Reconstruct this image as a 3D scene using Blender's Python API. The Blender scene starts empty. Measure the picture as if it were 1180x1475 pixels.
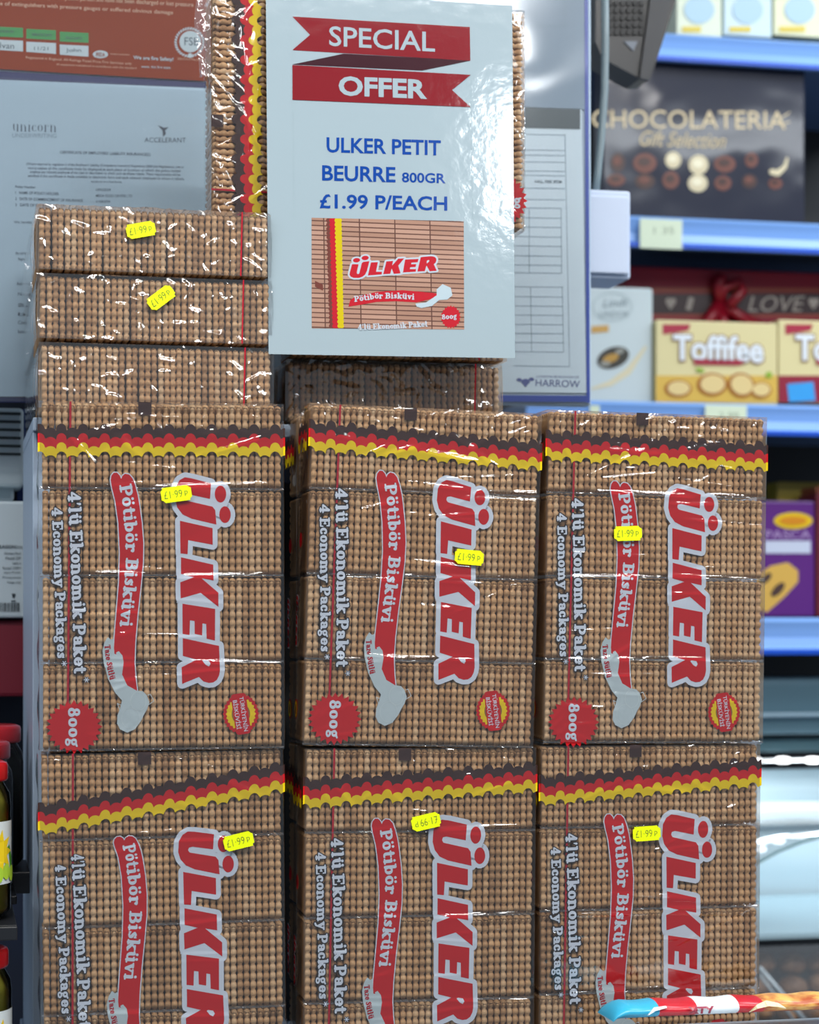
import bpy, bmesh, math, random
import numpy as np
from mathutils import Vector, Matrix, Euler

# ---------------------------------------------------------------- camera, world, lights, exposure
scene = bpy.context.scene
FW, FH = 1180, 1475
F = 3000.0                       # focal length in pixels of the 1475 px high frame
HZ = 890.0                       # eye level
TH = math.radians(12.5)          # the display recedes to the right
Z0 = 1.72
CZ = 1.5
CAM = Vector((-Z0 * math.sin(TH), -Z0 * math.cos(TH), CZ))
cd = bpy.data.cameras.new('camera')
cam = bpy.data.objects.new('camera', cd)
scene.collection.objects.link(cam)
cam.location = CAM
cam.rotation_euler = (math.pi / 2, 0, -TH)
cd.sensor_fit = 'VERTICAL'
cd.sensor_height = 36
cd.sensor_width = 28.8
cd.lens = F / FH * 36
cd.shift_y = (HZ - FH / 2) / FH
cd.clip_start = 0.05
cd.dof.use_dof = True
cd.dof.focus_distance = 1.73
cd.dof.aperture_fstop = 6.8
scene.camera = cam

scene.view_settings.view_transform = 'Standard'
scene.view_settings.look = 'None'
scene.view_settings.gamma = 1
scene.view_settings.use_curve_mapping = False
scene.view_settings.exposure = 0.0
scene.cycles.transparent_max_bounces = 20
scene.cycles.max_bounces = 7
scene.cycles.caustics_reflective = False
scene.cycles.caustics_refractive = False
scene.cycles.sample_clamp_indirect = 6

world = bpy.data.worlds.new('world')
scene.world = world
world.use_nodes = True
wb = world.node_tree.nodes['Background']
wb.inputs[0].default_value = (0.55, 0.66, 0.78, 1)
wb.inputs[1].default_value = 0.42


RV = Vector((math.cos(TH), -math.sin(TH), 0))
FV = Vector((math.sin(TH), math.cos(TH), 0))


def at(u, v, Y):
    """the world point of the plane y = Y that is seen at photograph pixel (u, v)"""
    d = RV * ((u - FW / 2) / F) + FV + Vector((0, 0, (HZ - v) / F))
    t = (Y - CAM.y) / d.y
    return CAM + d * t


def area(name, loc, target, sx, sy, power, col):
    l = bpy.data.lights.new(name, 'AREA')
    l.shape = 'RECTANGLE'
    l.size, l.size_y, l.energy, l.color = sx, sy, power, col
    o = bpy.data.objects.new(name, l)
    scene.collection.objects.link(o)
    o.location = loc
    o.rotation_euler = (Vector(target) - Vector(loc)).to_track_quat('-Z', 'Y').to_euler()
    return o


# ceiling luminaires of the shop, the counter lamp, and two panels added for reflections
area('ceiling_or_glare_lamp', (-0.1, -1.15, 3.0), (-0.1, -0.95, 0), 2.4, 0.085, 44, (1, 0.97, 0.93))
area('ceiling_or_glare_lamp', (0.5, -1.9, 3.15), (0.5, -1.5, 0), 2.4, 0.085, 46, (1, 0.97, 0.93))
area('ceiling_or_glare_lamp', (0.88, -2.4, 2.93), (0.1, 0, 1.9), 0.17, 0.26, 6, (0.95, 0.98, 1))  # added panel, placed and sized to throw glare on the sign's right side
area('ceiling_or_glare_lamp', (1.9, -1.6, 2.92), (0.9, 1.2, 2.0), 1.0, 0.10, 4, (0.9, 0.96, 1))  # added strip, aimed to give the chocolate box its white reflection
area('counter_lamp', tuple(at(1180, 1096, 1.29)), tuple(at(1180, 1300, 1.30)), 0.5, 0.03, 0.9, (0.85, 0.95, 1))
area('ceiling_or_glare_lamp', (-2.2, -1.6, 3.0), (-1.6, -1.0, 0), 1.2, 0.30, 26, (0.95, 0.98, 1))
area('ceiling_or_glare_lamp', (2.0, 0.5, 3.0), (1.6, 1.2, 0.6), 2.2, 0.30, 44, (0.85, 0.93, 1))

# ---------------------------------------------------------------- helpers
R = random.Random(7)
col = scene.collection
def lin(h):
    h = h.lstrip('#')
    c = [int(h[i:i + 2], 16) / 255 for i in (0, 2, 4)]
    return tuple((x / 12.92 if x <= 0.04045 else ((x + 0.055) / 1.055) ** 2.4) for x in c) + (1,)


MATS = {}


def mat(name, hexcol, rough=0.5, spec=0.5, metal=0.0, coat=0.0, emit=None, estr=1.0, trans=0.0):
    if name in MATS:
        return MATS[name]
    m = bpy.data.materials.new(name)
    m.use_nodes = True
    b = m.node_tree.nodes['Principled BSDF']
    b.inputs['Base Color'].default_value = lin(hexcol)
    b.inputs['Roughness'].default_value = rough
    b.inputs['Specular IOR Level'].default_value = spec
    b.inputs['Metallic'].default_value = metal
    b.inputs['Coat Weight'].default_value = coat
    b.inputs['Coat Roughness'].default_value = 0.08
    b.inputs['Transmission Weight'].default_value = trans
    if emit:
        b.inputs['Emission Color'].default_value = lin(emit)
        b.inputs['Emission Strength'].default_value = estr
    MATS[name] = m
    return m


def nodes(m):
    return m.node_tree.nodes, m.node_tree.links, m.node_tree.nodes['Principled BSDF']


def add_bump(m, scale=60, strength=0.2, dist=0.001, detail=3, coat_too=True, kind='FBM'):
    n, l, b = nodes(m)
    tc = n.new('ShaderNodeTexCoord')
    t = n.new('ShaderNodeTexNoise')
    t.noise_type = kind
    t.inputs['Scale'].default_value = scale
    t.inputs['Detail'].default_value = detail
    bp = n.new('ShaderNodeBump')
    bp.inputs['Strength'].default_value = strength
    bp.inputs['Distance'].default_value = dist
    l.new(tc.outputs['Object'], t.inputs['Vector'])
    l.new(t.outputs[0], bp.inputs['Height'])
    l.new(bp.outputs[0], b.inputs['Normal'])
    if coat_too:
        l.new(bp.outputs[0], b.inputs['Coat Normal'])
    return m


def mottle(m, c2, scale=20, detail=4, lo=0.35, hi=0.65, stretch=(1, 1, 1)):
    n, l, b = nodes(m)
    tc = n.new('ShaderNodeTexCoord')
    mp = n.new('ShaderNodeMapping')
    mp.inputs['Scale'].default_value = stretch
    t = n.new('ShaderNodeTexNoise')
    t.inputs['Scale'].default_value = scale
    t.inputs['Detail'].default_value = detail
    r = n.new('ShaderNodeValToRGB')
    r.color_ramp.elements[0].position = lo
    r.color_ramp.elements[1].position = hi
    r.color_ramp.elements[0].color = b.inputs['Base Color'].default_value[:]
    r.color_ramp.elements[1].color = lin(c2)
    l.new(tc.outputs['Object'], mp.inputs['Vector'])
    l.new(mp.outputs[0], t.inputs['Vector'])
    l.new(t.outputs[0], r.inputs[0])
    l.new(r.outputs[0], b.inputs['Base Color'])
    return m


def tag(o, label=None, cat=None, group=None, kind=None):
    if label: o['label'] = label
    if cat: o['category'] = cat
    if group: o['group'] = group
    if kind: o['kind'] = kind
    return o


def obj(name, data, m=None, parent=None, smooth=False):
    """data: mesh, or (verts, faces)"""
    if isinstance(data, tuple):
        me = bpy.data.meshes.new(name)
        me.from_pydata([tuple(v) for v in data[0]], [], data[1])
        me.update()
    else:
        me = data
    if m is not None:
        if not me.materials:
            for x in (m if isinstance(m, (list, tuple)) else [m]):
                me.materials.append(x)
    if smooth:
        me.shade_smooth()
    o = bpy.data.objects.new(name, me)
    col.objects.link(o)
    if parent is not None:
        o.parent = parent
    return o


def empty(name, loc=(0, 0, 0), rot=(0, 0, 0), **kw):
    o = bpy.data.objects.new(name, None)
    o.empty_display_size = 0.05
    col.objects.link(o)
    o.location = loc
    o.rotation_euler = rot
    tag(o, **kw)
    return o


class MB:
    """collects pieces of one mesh"""
    def __init__(s):
        s.v, s.f = [], []

    def add(s, v, f):
        k = len(s.v)
        s.v += [tuple(x) for x in v]
        s.f += [tuple(i + k for i in q) for q in f]
        return s

    def box(s, a, b, bev=0.0):
        (x0, y0, z0), (x1, y1, z1) = a, b
        if bev <= 0:
            v = [(x, y, z) for z in (z0, z1) for y in (y0, y1) for x in (x0, x1)]
            f = [(0, 2, 3, 1), (4, 5, 7, 6), (0, 1, 5, 4), (2, 6, 7, 3), (0, 4, 6, 2), (1, 3, 7, 5)]
            return s.add(v, f)
        bm = bmesh.new()
        bmesh.ops.create_cube(bm, size=1)
        for v in bm.verts:
            v.co = Vector(((x0 + x1) / 2 + v.co.x * (x1 - x0), (y0 + y1) / 2 + v.co.y * (y1 - y0), (z0 + z1) / 2 + v.co.z * (z1 - z0)))
        bmesh.ops.bevel(bm, geom=bm.edges[:], offset=bev, segments=2, affect='EDGES', profile=0.5)
        bm.verts.index_update()
        s.add([v.co[:] for v in bm.verts], [tuple(v.index for v in f.verts) for f in bm.faces])
        bm.free()
        return s

    def tube(s, pts, r, n=8, cap=True):
        pts = [Vector(p) for p in pts]
        rs = r if isinstance(r, (list, tuple)) else [r] * len(pts)
        rings = []
        up = None
        for i, p in enumerate(pts):
            d = (pts[min(i + 1, len(pts) - 1)] - pts[max(i - 1, 0)]).normalized()
            if up is None:
                up = d.orthogonal().normalized()
            up = (up - d * up.dot(d)).normalized()
            w = d.cross(up)
            rings.append([p + (up * math.cos(a) + w * math.sin(a)) * rs[i] for a in [2 * math.pi * k / n for k in range(n)]])
        v = [q for ring in rings for q in ring]
        f = [(i * n + k, i * n + (k + 1) % n, (i + 1) * n + (k + 1) % n, (i + 1) * n + k) for i in range(len(pts) - 1) for k in range(n)]
        if cap:
            f += [tuple(range(n - 1, -1, -1)), tuple((len(pts) - 1) * n + k for k in range(n))]
        return s.add(v, f)

    def lathe(s, prof, c=(0, 0, 0), n=32):
        v = [(c[0] + r * math.cos(2 * math.pi * k / n), c[1] + r * math.sin(2 * math.pi * k / n), c[2] + z) for r, z in prof for k in range(n)]
        f = [(i * n + k, i * n + (k + 1) % n, (i + 1) * n + (k + 1) % n, (i + 1) * n + k) for i in range(len(prof) - 1) for k in range(n)]
        return s.add(v, f)

    def prism(s, poly, y0, y1):
        """poly in (x, z), from depth y0 to y1"""
        n = len(poly)
        v = [(x, y0, z) for x, z in poly] + [(x, y1, z) for x, z in poly]
        f = [tuple(range(n)), tuple(range(2 * n - 1, n - 1, -1))] + [(i, i + n, (i + 1) % n + n, (i + 1) % n) for i in range(n)]
        return s.add(v, f)

    def build(s, name, m, parent=None, smooth=False):
        return obj(name, (s.v, s.f), m, parent, smooth)


def smooth_by_angle(o, deg=40):
    o.data.shade_smooth()
    bm = bmesh.new(); bm.from_mesh(o.data)
    for e in bm.edges:
        if len(e.link_faces) == 2 and e.calc_face_angle(0) > math.radians(deg):
            e.smooth = False
    bm.to_mesh(o.data); bm.free()
    return o


# ---- flat 2D shapes (lists of polygons) -------------------------------------------------
def disc(cx, cy, rx, ry=None, n=24, rot=0):
    ry = rx if ry is None else ry
    c, s_ = math.cos(rot), math.sin(rot)
    out = []
    for k in range(n):
        a = 2 * math.pi * k / n
        x, y = rx * math.cos(a), ry * math.sin(a)
        out.append((cx + x * c - y * s_, cy + x * s_ + y * c))
    return out


def strokes(pts, w, closed=False, caps=True, n=10):
    """polygons that thicken a polyline; w may be one width per point"""
    ws = list(w) if isinstance(w, (list, tuple)) else [w] * len(pts)
    P = list(pts)
    if closed:
        P.append(P[0]); ws.append(ws[0])
    out = []
    for i in range(len(P) - 1):
        (x0, y0), (x1, y1) = P[i], P[i + 1]
        d = math.hypot(x1 - x0, y1 - y0)
        if d < 1e-9: continue
        nx, ny = -(y1 - y0) / d, (x1 - x0) / d
        a, b = ws[i] / 2, ws[i + 1] / 2
        out.append([(x0 + nx * a, y0 + ny * a), (x0 - nx * a, y0 - ny * a), (x1 - nx * b, y1 - ny * b), (x1 + nx * b, y1 + ny * b)])
    for i, (x, y) in enumerate(P):
        if not caps and i in (0, len(P) - 1) and not closed: continue
        out.append(disc(x, y, ws[i] / 2, n=n))
    return out


def arc(cx, cy, rx, ry, a0, a1, n=10):
    return [(cx + rx * math.cos(math.radians(a0 + (a1 - a0) * k / n)), cy + ry * math.sin(math.radians(a0 + (a1 - a0) * k / n))) for k in range(n + 1)]


# ---- a fat slab-serif alphabet drawn with strokes: x height 1, capitals 1.4 -------------
S, T = 0.36, 0.19


def ring(cx, cy, rx, ry, a0=0, a1=360, thick=S, thin=T, n=16):
    p = arc(cx, cy, rx, ry, a0, a1, n)
    w = []
    for k in range(n + 1):
        a = math.radians(a0 + (a1 - a0) * k / n)
        w.append(thin + (thick - thin) * abs(math.cos(a)) ** 1.3)
    return (p, w)


def L(*p, w=S): return (list(p), w)
def H(x0, x1, y, w=T): return ([(x0, y), (x1, y)], w)
def DOT(x, y): return ([(x, y), (x + .01, y)], .3)


GL = {
 ' ': (.5, []),
 'o': (1.0, [ring(.5, .5, .3, .39)]),
 'n': (1.2, [L((.3, .1), (.3, .85)), H(.08, .3, .9), H(.1, .5, .09), ring(.6, .5, .3, .38, 110, 0, n=8), L((.9, .5), (.9, .1)), H(.72, 1.12, .09)]),
 'm': (1.75, [L((.3, .1), (.3, .85)), H(.08, .3, .9), H(.1, .5, .09), ring(.55, .5, .28, .38, 110, 0, n=8), L((.85, .5), (.85, .1)), H(.68, 1.04, .09),
              ring(1.12, .5, .28, .38, 120, 0, n=8), L((1.42, .5), (1.42, .1)), H(1.25, 1.63, .09)]),
 'r': (.92, [L((.3, .1), (.3, .85)), H(.08, .3, .9), H(.1, .55, .09), ring(.62, .5, .25, .38, 120, 50, n=5), DOT(.74, .72)]),
 'i': (.62, [L((.32, .1), (.32, .85)), H(.08, .3, .9), H(.1, .55, .09), DOT(.3, 1.28)]),
 'l': (.70, [L((.32, .1), (.32, 1.3)), H(.08, .3, 1.36), H(.1, .55, .09)]),
 'u': (1.2, [L((.3, .9), (.3, .5)), H(.06, .3, .91), ring(.58, .5, .28, .38, 180, 290, n=8), L((.88, .1), (.88, .9)), H(.64, .88, .91), H(.9, 1.12, .09)]),
 'k': (1.15, [L((.3, .1), (.3, 1.3)), H(.06, .3, 1.36), H(.1, .5, .09), L((.4, .45), (.85, .88), w=.2), H(.65, 1.05, .91), L((.5, .55), (.88, .12)), H(.75, 1.1, .09)]),
 't': (.78, [L((.34, 1.2), (.34, .3)), H(.08, .66, .9), ring(.56, .34, .22, .25, 180, 290, n=6), L((.2, .95), (.34, 1.2), w=.14)]),
 'b': (1.1, [L((.28, .12), (.28, 1.3)), H(.04, .28, 1.36), ring(.58, .5, .28, .38, -150, 150)]),
 'p': (1.1, [L((.28, .85), (.28, -.35)), H(.04, .28, .9), H(.08, .5, -.38), ring(.6, .5, .28, .38, -150, 150)]),
 'a': (1.05, [ring(.48, .3, .25, .21, 0, 360, .28, .17), ring(.45, .66, .28, .23, 150, 20, n=6), L((.75, .7), (.75, .2)), H(.8, 1.0, .1), DOT(.25, .68)]),
 'e': (.98, [ring(.5, .5, .3, .39, 10, 320, n=14), H(.3, .8, .52, .16)]),
 'c': (.92, [ring(.5, .5, .3, .39, 50, 315, n=14), DOT(.7, .7)]),
 's': (.82, [([(.66, .78), (.42, .9), (.24, .74), (.42, .54), (.6, .42), (.62, .22), (.4, .1), (.16, .22)], [.2, .2, .28, .34, .34, .28, .2, .2]), L((.14, .1), (.14, .3), w=.13), L((.7, .72), (.7, .92), w=.13)]),
 'v': (1.05, [L((.26, .85), (.54, .14)), L((.54, .14), (.84, .85), w=.2), H(.06, .48, .91), H(.68, 1.02, .91)]),
 'y': (1.05, [L((.26, .85), (.54, .2)), L((.84, .85), (.46, -.2), w=.2), H(.06, .48, .91), H(.68, 1.02, .91), L((.46, -.2), (.2, -.32), w=.24)]),
 'z': (.9, [H(.14, .76, .9), L((.7, .82), (.22, .16), w=.3), H(.14, .8, .09)]),
 'g': (1.05, [ring(.46, .62, .24, .25, 0, 360, .28, .18), ring(.46, -.12, .3, .2, 0, 360, .22, .18), L((.3, .3), (.28, .14), (.6, .1), w=.17), L((.66, .85), (.92, .95), w=.2)]),
 'E': (1.3, [L((.38, .12), (.38, 1.28)), H(.1, 1.08, 1.31), H(.1, 1.12, .1), H(.4, .82, .72), L((1.06, 1.25), (1.08, 1.0), w=.14), L((1.12, .15), (1.14, .42), w=.14), L((.82, .58), (.82, .86), w=.13)]),
 'P': (1.25, [L((.38, .12), (.38, 1.28)), H(.1, .7, 1.31), H(.1, .68, .09), ring(.66, .98, .36, .33, 90, -90, n=10)]),
 'B': (1.32, [L((.38, .12), (.38, 1.28)), H(.1, .7, 1.31), H(.1, .7, .09), H(.4, .7, .72), ring(.66, 1.02, .32, .29, 90, -90, n=8), ring(.7, .4, .38, .31, 90, -90, n=8)]),
 'T': (1.25, [L((.62, .12), (.62, 1.28)), H(.12, 1.12, 1.31), H(.38, .86, .09), L((.12, 1.25), (.1, 1.0), w=.14), L((1.12, 1.25), (1.14, 1.0), w=.14)]),
 'S': (1.1, [([(.86, 1.08), (.6, 1.3), (.3, 1.1), (.42, .84), (.74, .62), (.84, .34), (.56, .1), (.22, .26)], [.2, .22, .32, .4, .4, .34, .22, .22]), L((.18, .08), (.18, .45), w=.14), L((.92, .95), (.92, 1.32), w=.14)]),
 '4': (1.15, [L((.74, .1), (.74, 1.28)), L((.68, 1.26), (.16, .5), w=.2), H(.14, 1.05, .44), H(.5, .98, .09)]),
 '8': (1.1, [ring(.54, 1.0, .26, .28, 0, 360, .3, .2), ring(.54, .4, .32, .31, 0, 360, .34, .2)]),
 '0': (1.1, [ring(.54, .5, .32, .4)]),
 "'": (.50, [([(.22, 1.3), (.16, 1.0)], [.28, .12])]),
 '*': (.8, [L((.35, .85), (.35, 1.3), w=.09), L((.16, .97), (.54, 1.18), w=.09), L((.16, 1.18), (.54, .97), w=.09)]),
}
GL['ö'] = (1.0, GL['o'][1] + [DOT(.28, 1.25), DOT(.7, 1.25)])
GL['ü'] = (1.2, GL['u'][1] + [DOT(.36, 1.25), DOT(.82, 1.25)])


def path_frame(path, d):
    """point and direction at arc length d of a polyline"""
    for i in range(len(path) - 1):
        (x0, y0), (x1, y1) = path[i], path[i + 1]
        s_ = math.hypot(x1 - x0, y1 - y0)
        if d <= s_ or i == len(path) - 2:
            t = d / s_
            return (x0 + (x1 - x0) * t, y0 + (y1 - y0) * t), ((x1 - x0) / s_, (y1 - y0) / s_)
        d -= s_


def slab_text(s, path, height, extra=0.0, squeeze=1.0):
    """polygons of fat text set along a path; in image axes (v down), letters stand to the left of... the path's right-hand side"""
    total = sum(math.hypot(path[i + 1][0] - path[i][0], path[i + 1][1] - path[i][1]) for i in range(len(path) - 1))
    adv = sum(GL[c][0] for c in s)
    k = total / adv                      # horizontal scale
    h = height / 1.4                     # vertical scale
    out = []
    x = 0
    for c in s:
        a, st = GL[c]
        (px, py), (dx, dy) = path_frame(path, (x + a / 2) * k)
        # letter-up: rotate the direction by -90 deg in image axes (v down): right-pointing text has up = (0,-1)
        ux, uy = dy, -dx
        for pts, w in st:
            q = []
            for (gx, gy) in pts:
                lx = (gx - a / 2) * k
                ly = gy * h
                q.append((px + dx * lx + ux * ly, py + dy * lx + uy * ly))
            sc = (k + h) / 2
            ww = [y * sc + extra for y in w] if isinstance(w, list) else w * sc + extra
            out += strokes(q, ww, n=8)
        x += a
    return out


_fonts = {}


def font_mesh(s, bold=0.0, shear=0.0, spacing=1.0):
    key = (s, bold, shear, spacing)
    if key in _fonts: return _fonts[key]
    c = bpy.data.curves.new('writing', 'FONT')
    c.body = s
    c.offset = bold
    c.shear = shear
    c.space_character = spacing
    c.resolution_u = 3
    o = bpy.data.objects.new('writing', c)
    me = bpy.data.meshes.new_from_object(o)
    v = [(p.co.x, p.co.y) for p in me.vertices]
    f = [tuple(p.vertices) for p in me.polygons]
    bpy.data.objects.remove(o); bpy.data.curves.remove(c); bpy.data.meshes.remove(me)
    xs = [p[0] for p in v]; ys = [p[1] for p in v]
    _fonts[key] = (v, f, (min(xs), min(ys), max(xs), max(ys)))
    return _fonts[key]


def font_fit(s, u0, v0, u1, v1, rot=0.0, bold=0.0, shear=0.0, spacing=1.0):
    """text fitted in an image-axes box (v down), then rotated (degrees, counter-clockwise as seen) about its centre: verts, faces"""
    v, f, (x0, y0, x1, y1) = font_mesh(s, bold, shear, spacing)
    cx, cy = (u0 + u1) / 2, (v0 + v1) / 2
    w, h = u1 - u0, v1 - v0
    a = math.radians(rot)
    ca, sa = math.cos(a), math.sin(a)
    out = []
    for (x, y) in v:
        X = ((x - x0) / (x1 - x0) - .5) * w
        Y = ((y - y0) / (y1 - y0) - .5) * h
        X, Y = X * ca - Y * sa, X * sa + Y * ca
        out.append((cx + X, cy - Y))
    return out, f


def flat(name, polys, fn, m, parent, verts_faces=None, kind=None):
    """a printed layer: polygons mapped by fn(u, v) -> 3D point"""
    v, f = [], []
    for j, p in enumerate(polys or []):
        k = len(v)
        e = 1.6e-6 * (j % 50)           # ink layers that overlap never share a plane
        for a, b in p:
            q = fn(a, b)
            v.append((q[0], q[1] - e, q[2]))
        f.append(tuple(range(k, k + len(p))))
    if verts_faces:
        for vv, ff in verts_faces:
            k = len(v)
            v += [fn(a, b) for a, b in vv]
            f += [tuple(i + k for i in q) for q in ff]
    o = obj(name, (v, f), m, parent)
    if kind: o['kind'] = kind
    return o


# ---------------------------------------------------------------- materials of the packs
def film_material(name, crease_scale, strength, gloss=0.10, rough=0.08, milky=0.03):
    m = bpy.data.materials.new(name)
    m.use_nodes = True
    n, l = m.node_tree.nodes, m.node_tree.links
    n.clear()
    out = n.new('ShaderNodeOutputMaterial')
    tr = n.new('ShaderNodeBsdfTransparent')
    tr.inputs[0].default_value = (.97, .97, .97, 1)
    gl = n.new('ShaderNodeBsdfGlossy')
    gl.inputs['Roughness'].default_value = rough
    gl.inputs['Color'].default_value = (1, 1, 1, 1)
    df = n.new('ShaderNodeBsdfDiffuse')
    df.inputs[0].default_value = (.9, .92, .95, 1)
    mx, mx2 = n.new('ShaderNodeMixShader'), n.new('ShaderNodeMixShader')
    tc = n.new('ShaderNodeTexCoord')
    oi = n.new('ShaderNodeObjectInfo')
    ad = n.new('ShaderNodeVectorMath'); ad.operation = 'ADD'
    mul = n.new('ShaderNodeVectorMath'); mul.operation = 'MULTIPLY'
    mul.inputs[1].default_value = (3, 3, 3)
    t1 = n.new('ShaderNodeTexNoise'); t1.noise_type = 'RIDGED_MULTIFRACTAL'
    t1.inputs['Scale'].default_value = crease_scale
    t1.inputs['Detail'].default_value = 3
    t1.inputs['Distortion'].default_value = 0.5
    mp = n.new('ShaderNodeMapping')
    mp.inputs['Scale'].default_value = (1.0, 1, 1.6)
    bp = n.new('ShaderNodeBump')
    bp.inputs['Strength'].default_value = strength
    bp.inputs['Distance'].default_value = 0.004
    l.new(tc.outputs['Object'], ad.inputs[0])
    l.new(oi.outputs['Random'], mul.inputs[0])
    l.new(mul.outputs[0], ad.inputs[1])
    l.new(ad.outputs[0], mp.inputs['Vector'])
    l.new(mp.outputs[0], t1.inputs['Vector'])
    l.new(t1.outputs[0], bp.inputs['Height'])
    l.new(bp.outputs[0], gl.inputs['Normal'])
    fr = n.new('ShaderNodeFresnel')
    fr.inputs['IOR'].default_value = 1.5
    l.new(bp.outputs[0], fr.inputs['Normal'])
    mt = n.new('ShaderNodeMath'); mt.operation = 'MULTIPLY_ADD'
    mt.inputs[1].default_value = 1.0
    mt.inputs[2].default_value = gloss
    l.new(fr.outputs[0], mt.inputs[0])
    cl = n.new('ShaderNodeClamp')
    cl.inputs['Max'].default_value = 0.5
    l.new(mt.outputs[0], cl.inputs[0])
    mx.inputs[0].default_value = milky
    l.new(tr.outputs[0], mx.inputs[1]); l.new(df.outputs[0], mx.inputs[2])
    l.new(cl.outputs[0], mx2.inputs[0])
    l.new(mx.outputs[0], mx2.inputs[1]); l.new(gl.outputs[0], mx2.inputs[2])
    l.new(mx2.outputs[0], out.inputs[0])
    return m


FILM = film_material('clear_film', 30, 0.40, gloss=0.035, milky=.006)
FILM_END = film_material('crinkled_film', 70, 1.0, gloss=0.06, milky=0.02)
FILM_SEAM = film_material('seam_film', 120, 1.0, gloss=0.08, milky=0.06)


def biscuit_material():
    m = mat('biscuit', '#c69a6a', 0.55, 0.35)
    n, l, b = nodes(m)
    tc = n.new('ShaderNodeTexCoord')
    oi = n.new('ShaderNodeObjectInfo')
    t = n.new('ShaderNodeTexNoise')
    t.inputs['Scale'].default_value = 55
    t.inputs['Detail'].default_value = 3
    ad = n.new('ShaderNodeVectorMath'); ad.operation = 'ADD'
    l.new(tc.outputs['Object'], ad.inputs[0]); l.new(oi.outputs['Random'], ad.inputs[1])
    l.new(ad.outputs[0], t.inputs['Vector'])
    sm = n.new('ShaderNodeMath'); sm.operation = 'MULTIPLY_ADD'
    sm.inputs[1].default_value = 0.55
    l.new(t.outputs[0], sm.inputs[0])
    ml = n.new('ShaderNodeMath'); ml.operation = 'MULTIPLY'; ml.inputs[1].default_value = 0.4
    l.new(oi.outputs['Random'], ml.inputs[0]); l.new(ml.outputs[0], sm.inputs[2])
    r = n.new('ShaderNodeValToRGB')
    e = r.color_ramp.elements
    e[0].position, e[0].color = 0.22, lin('#a07852')
    e[1].position, e[1].color = 0.72, lin('#d3b088')
    x = e.new(0.46); x.color = lin('#c4986a')
    l.new(sm.outputs[0], r.inputs[0]); l.new(r.outputs[0], b.inputs['Base Color'])
    t2 = n.new('ShaderNodeTexNoise'); t2.inputs['Scale'].default_value = 900; t2.inputs['Detail'].default_value = 2
    l.new(tc.outputs['Object'], t2.inputs['Vector'])
    bp = n.new('ShaderNodeBump'); bp.inputs['Strength'].default_value = .3; bp.inputs['Distance'].default_value = .0004
    l.new(t2.outputs[0], bp.inputs['Height']); l.new(bp.outputs[0], b.inputs['Normal'])
    return m


BISC = biscuit_material()
RED = mat('print_red', '#c5141c', 0.5, 0.15)
RED2 = mat('print_deep_red', '#b01228', 0.5, 0.15)
YEL = mat('print_yellow', '#e8c70a', 0.5, 0.15)
BRN = mat('print_brown', '#3c2622', 0.5, 0.15)
WHT = mat('print_white', '#d3dbe8', 0.5, 0.15)
MILK = mat('print_milk', '#bccbd0', 0.5, 0.15)
MILK2 = mat('print_milk_light', '#c9d6d9', 0.35, 0.4)
INK = mat('print_ink', '#20181c', 0.4, 0.4)
STICK = mat('price_sticker_yellow', '#e3f500', 0.5, 0.3)
n_, l_, b_ = nodes(STICK)
GREYINK = mat('price_ink', '#5c6630', 0.6, 0.2)

# ---------------------------------------------------------------- the biscuit multipack
W, HP, D = 0.1970, 0.2800, 0.0560
NB = 36
ROW = HP / 4
PITCH = (W - 0.005) / NB


def biscuit_mesh():
    hz, hy = ROW - 0.0028, D - 0.0032
    t = PITCH * 0.97
    out = []

    def side(p0, p1, nrm, nb):
        for i in range(nb * 4):
            s_ = i / (nb * 4)
            bmp = abs(math.sin(math.pi * nb * s_)) ** 0.8
            out.append((p0[0] + (p1[0] - p0[0]) * s_, p0[1] + (p1[1] - p0[1]) * s_, nrm, bmp))
    # y to the back, z up; front edge first
    side((0, 0), (0, hz), (-1, 0), 10)
    side((0, hz), (hy, hz), (0, 1), 8)
    side((hy, hz), (hy, 0), (1, 0), 10)
    side((hy, 0), (0, 0), (0, -1), 8)
    phis = [-78, -42, 0, 42, 78]
    n = len(out)
    v = []
    cy, cz = hy / 2, hz / 2
    for ph in phis:
        p = math.radians(ph)
        for (y, z, nr, b) in out:
            ins = 0.0021 * (1 - math.cos(p)) + 0.0023 * (1 - b)
            # towards the middle, corners rounded off
            dy = -nr[0] * ins; dz = -nr[1] * ins
            yy, zz = y + dy, z + dz
            ey, ez = abs(yy - cy) / cy, abs(zz - cz) / cz
            if ey > .93 and ez > .93:
                yy = cy + (yy - cy) * .975; zz = cz + (zz - cz) * .982
            v.append(((t / 2) * math.sin(p) * (0.70 + 0.3 * b), yy, zz))
    f = []
    for i in range(len(phis) - 1):
        for k in range(n):
            f.append((i * n + k, (i + 1) * n + k, (i + 1) * n + (k + 1) % n, i * n + (k + 1) % n))
    f.append(tuple(range(n)))
    f.append(tuple((len(phis) - 1) * n + k for k in range(n - 1, -1, -1)))
    me = bpy.data.meshes.new('biscuit')
    me.from_pydata(v, [], f)
    me.update()
    me.materials.append(BISC)
    me.shade_smooth()
    for p in list(me.polygons)[-2:]:
        p.use_smooth = False
    return me


BM = biscuit_mesh()


def ridge(X, Z, x0, z0, x1, z1, w, a):
    dx, dz = x1 - x0, z1 - z0
    L2 = dx * dx + dz * dz
    t = np.clip(((X - x0) * dx + (Z - z0) * dz) / L2, 0, 1)
    d2 = (X - x0 - t * dx) ** 2 + (Z - z0 - t * dz) ** 2
    return a * np.exp(-d2 / (w * w)) * (1 - (2 * t - 1) ** 4 * .8)


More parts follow.
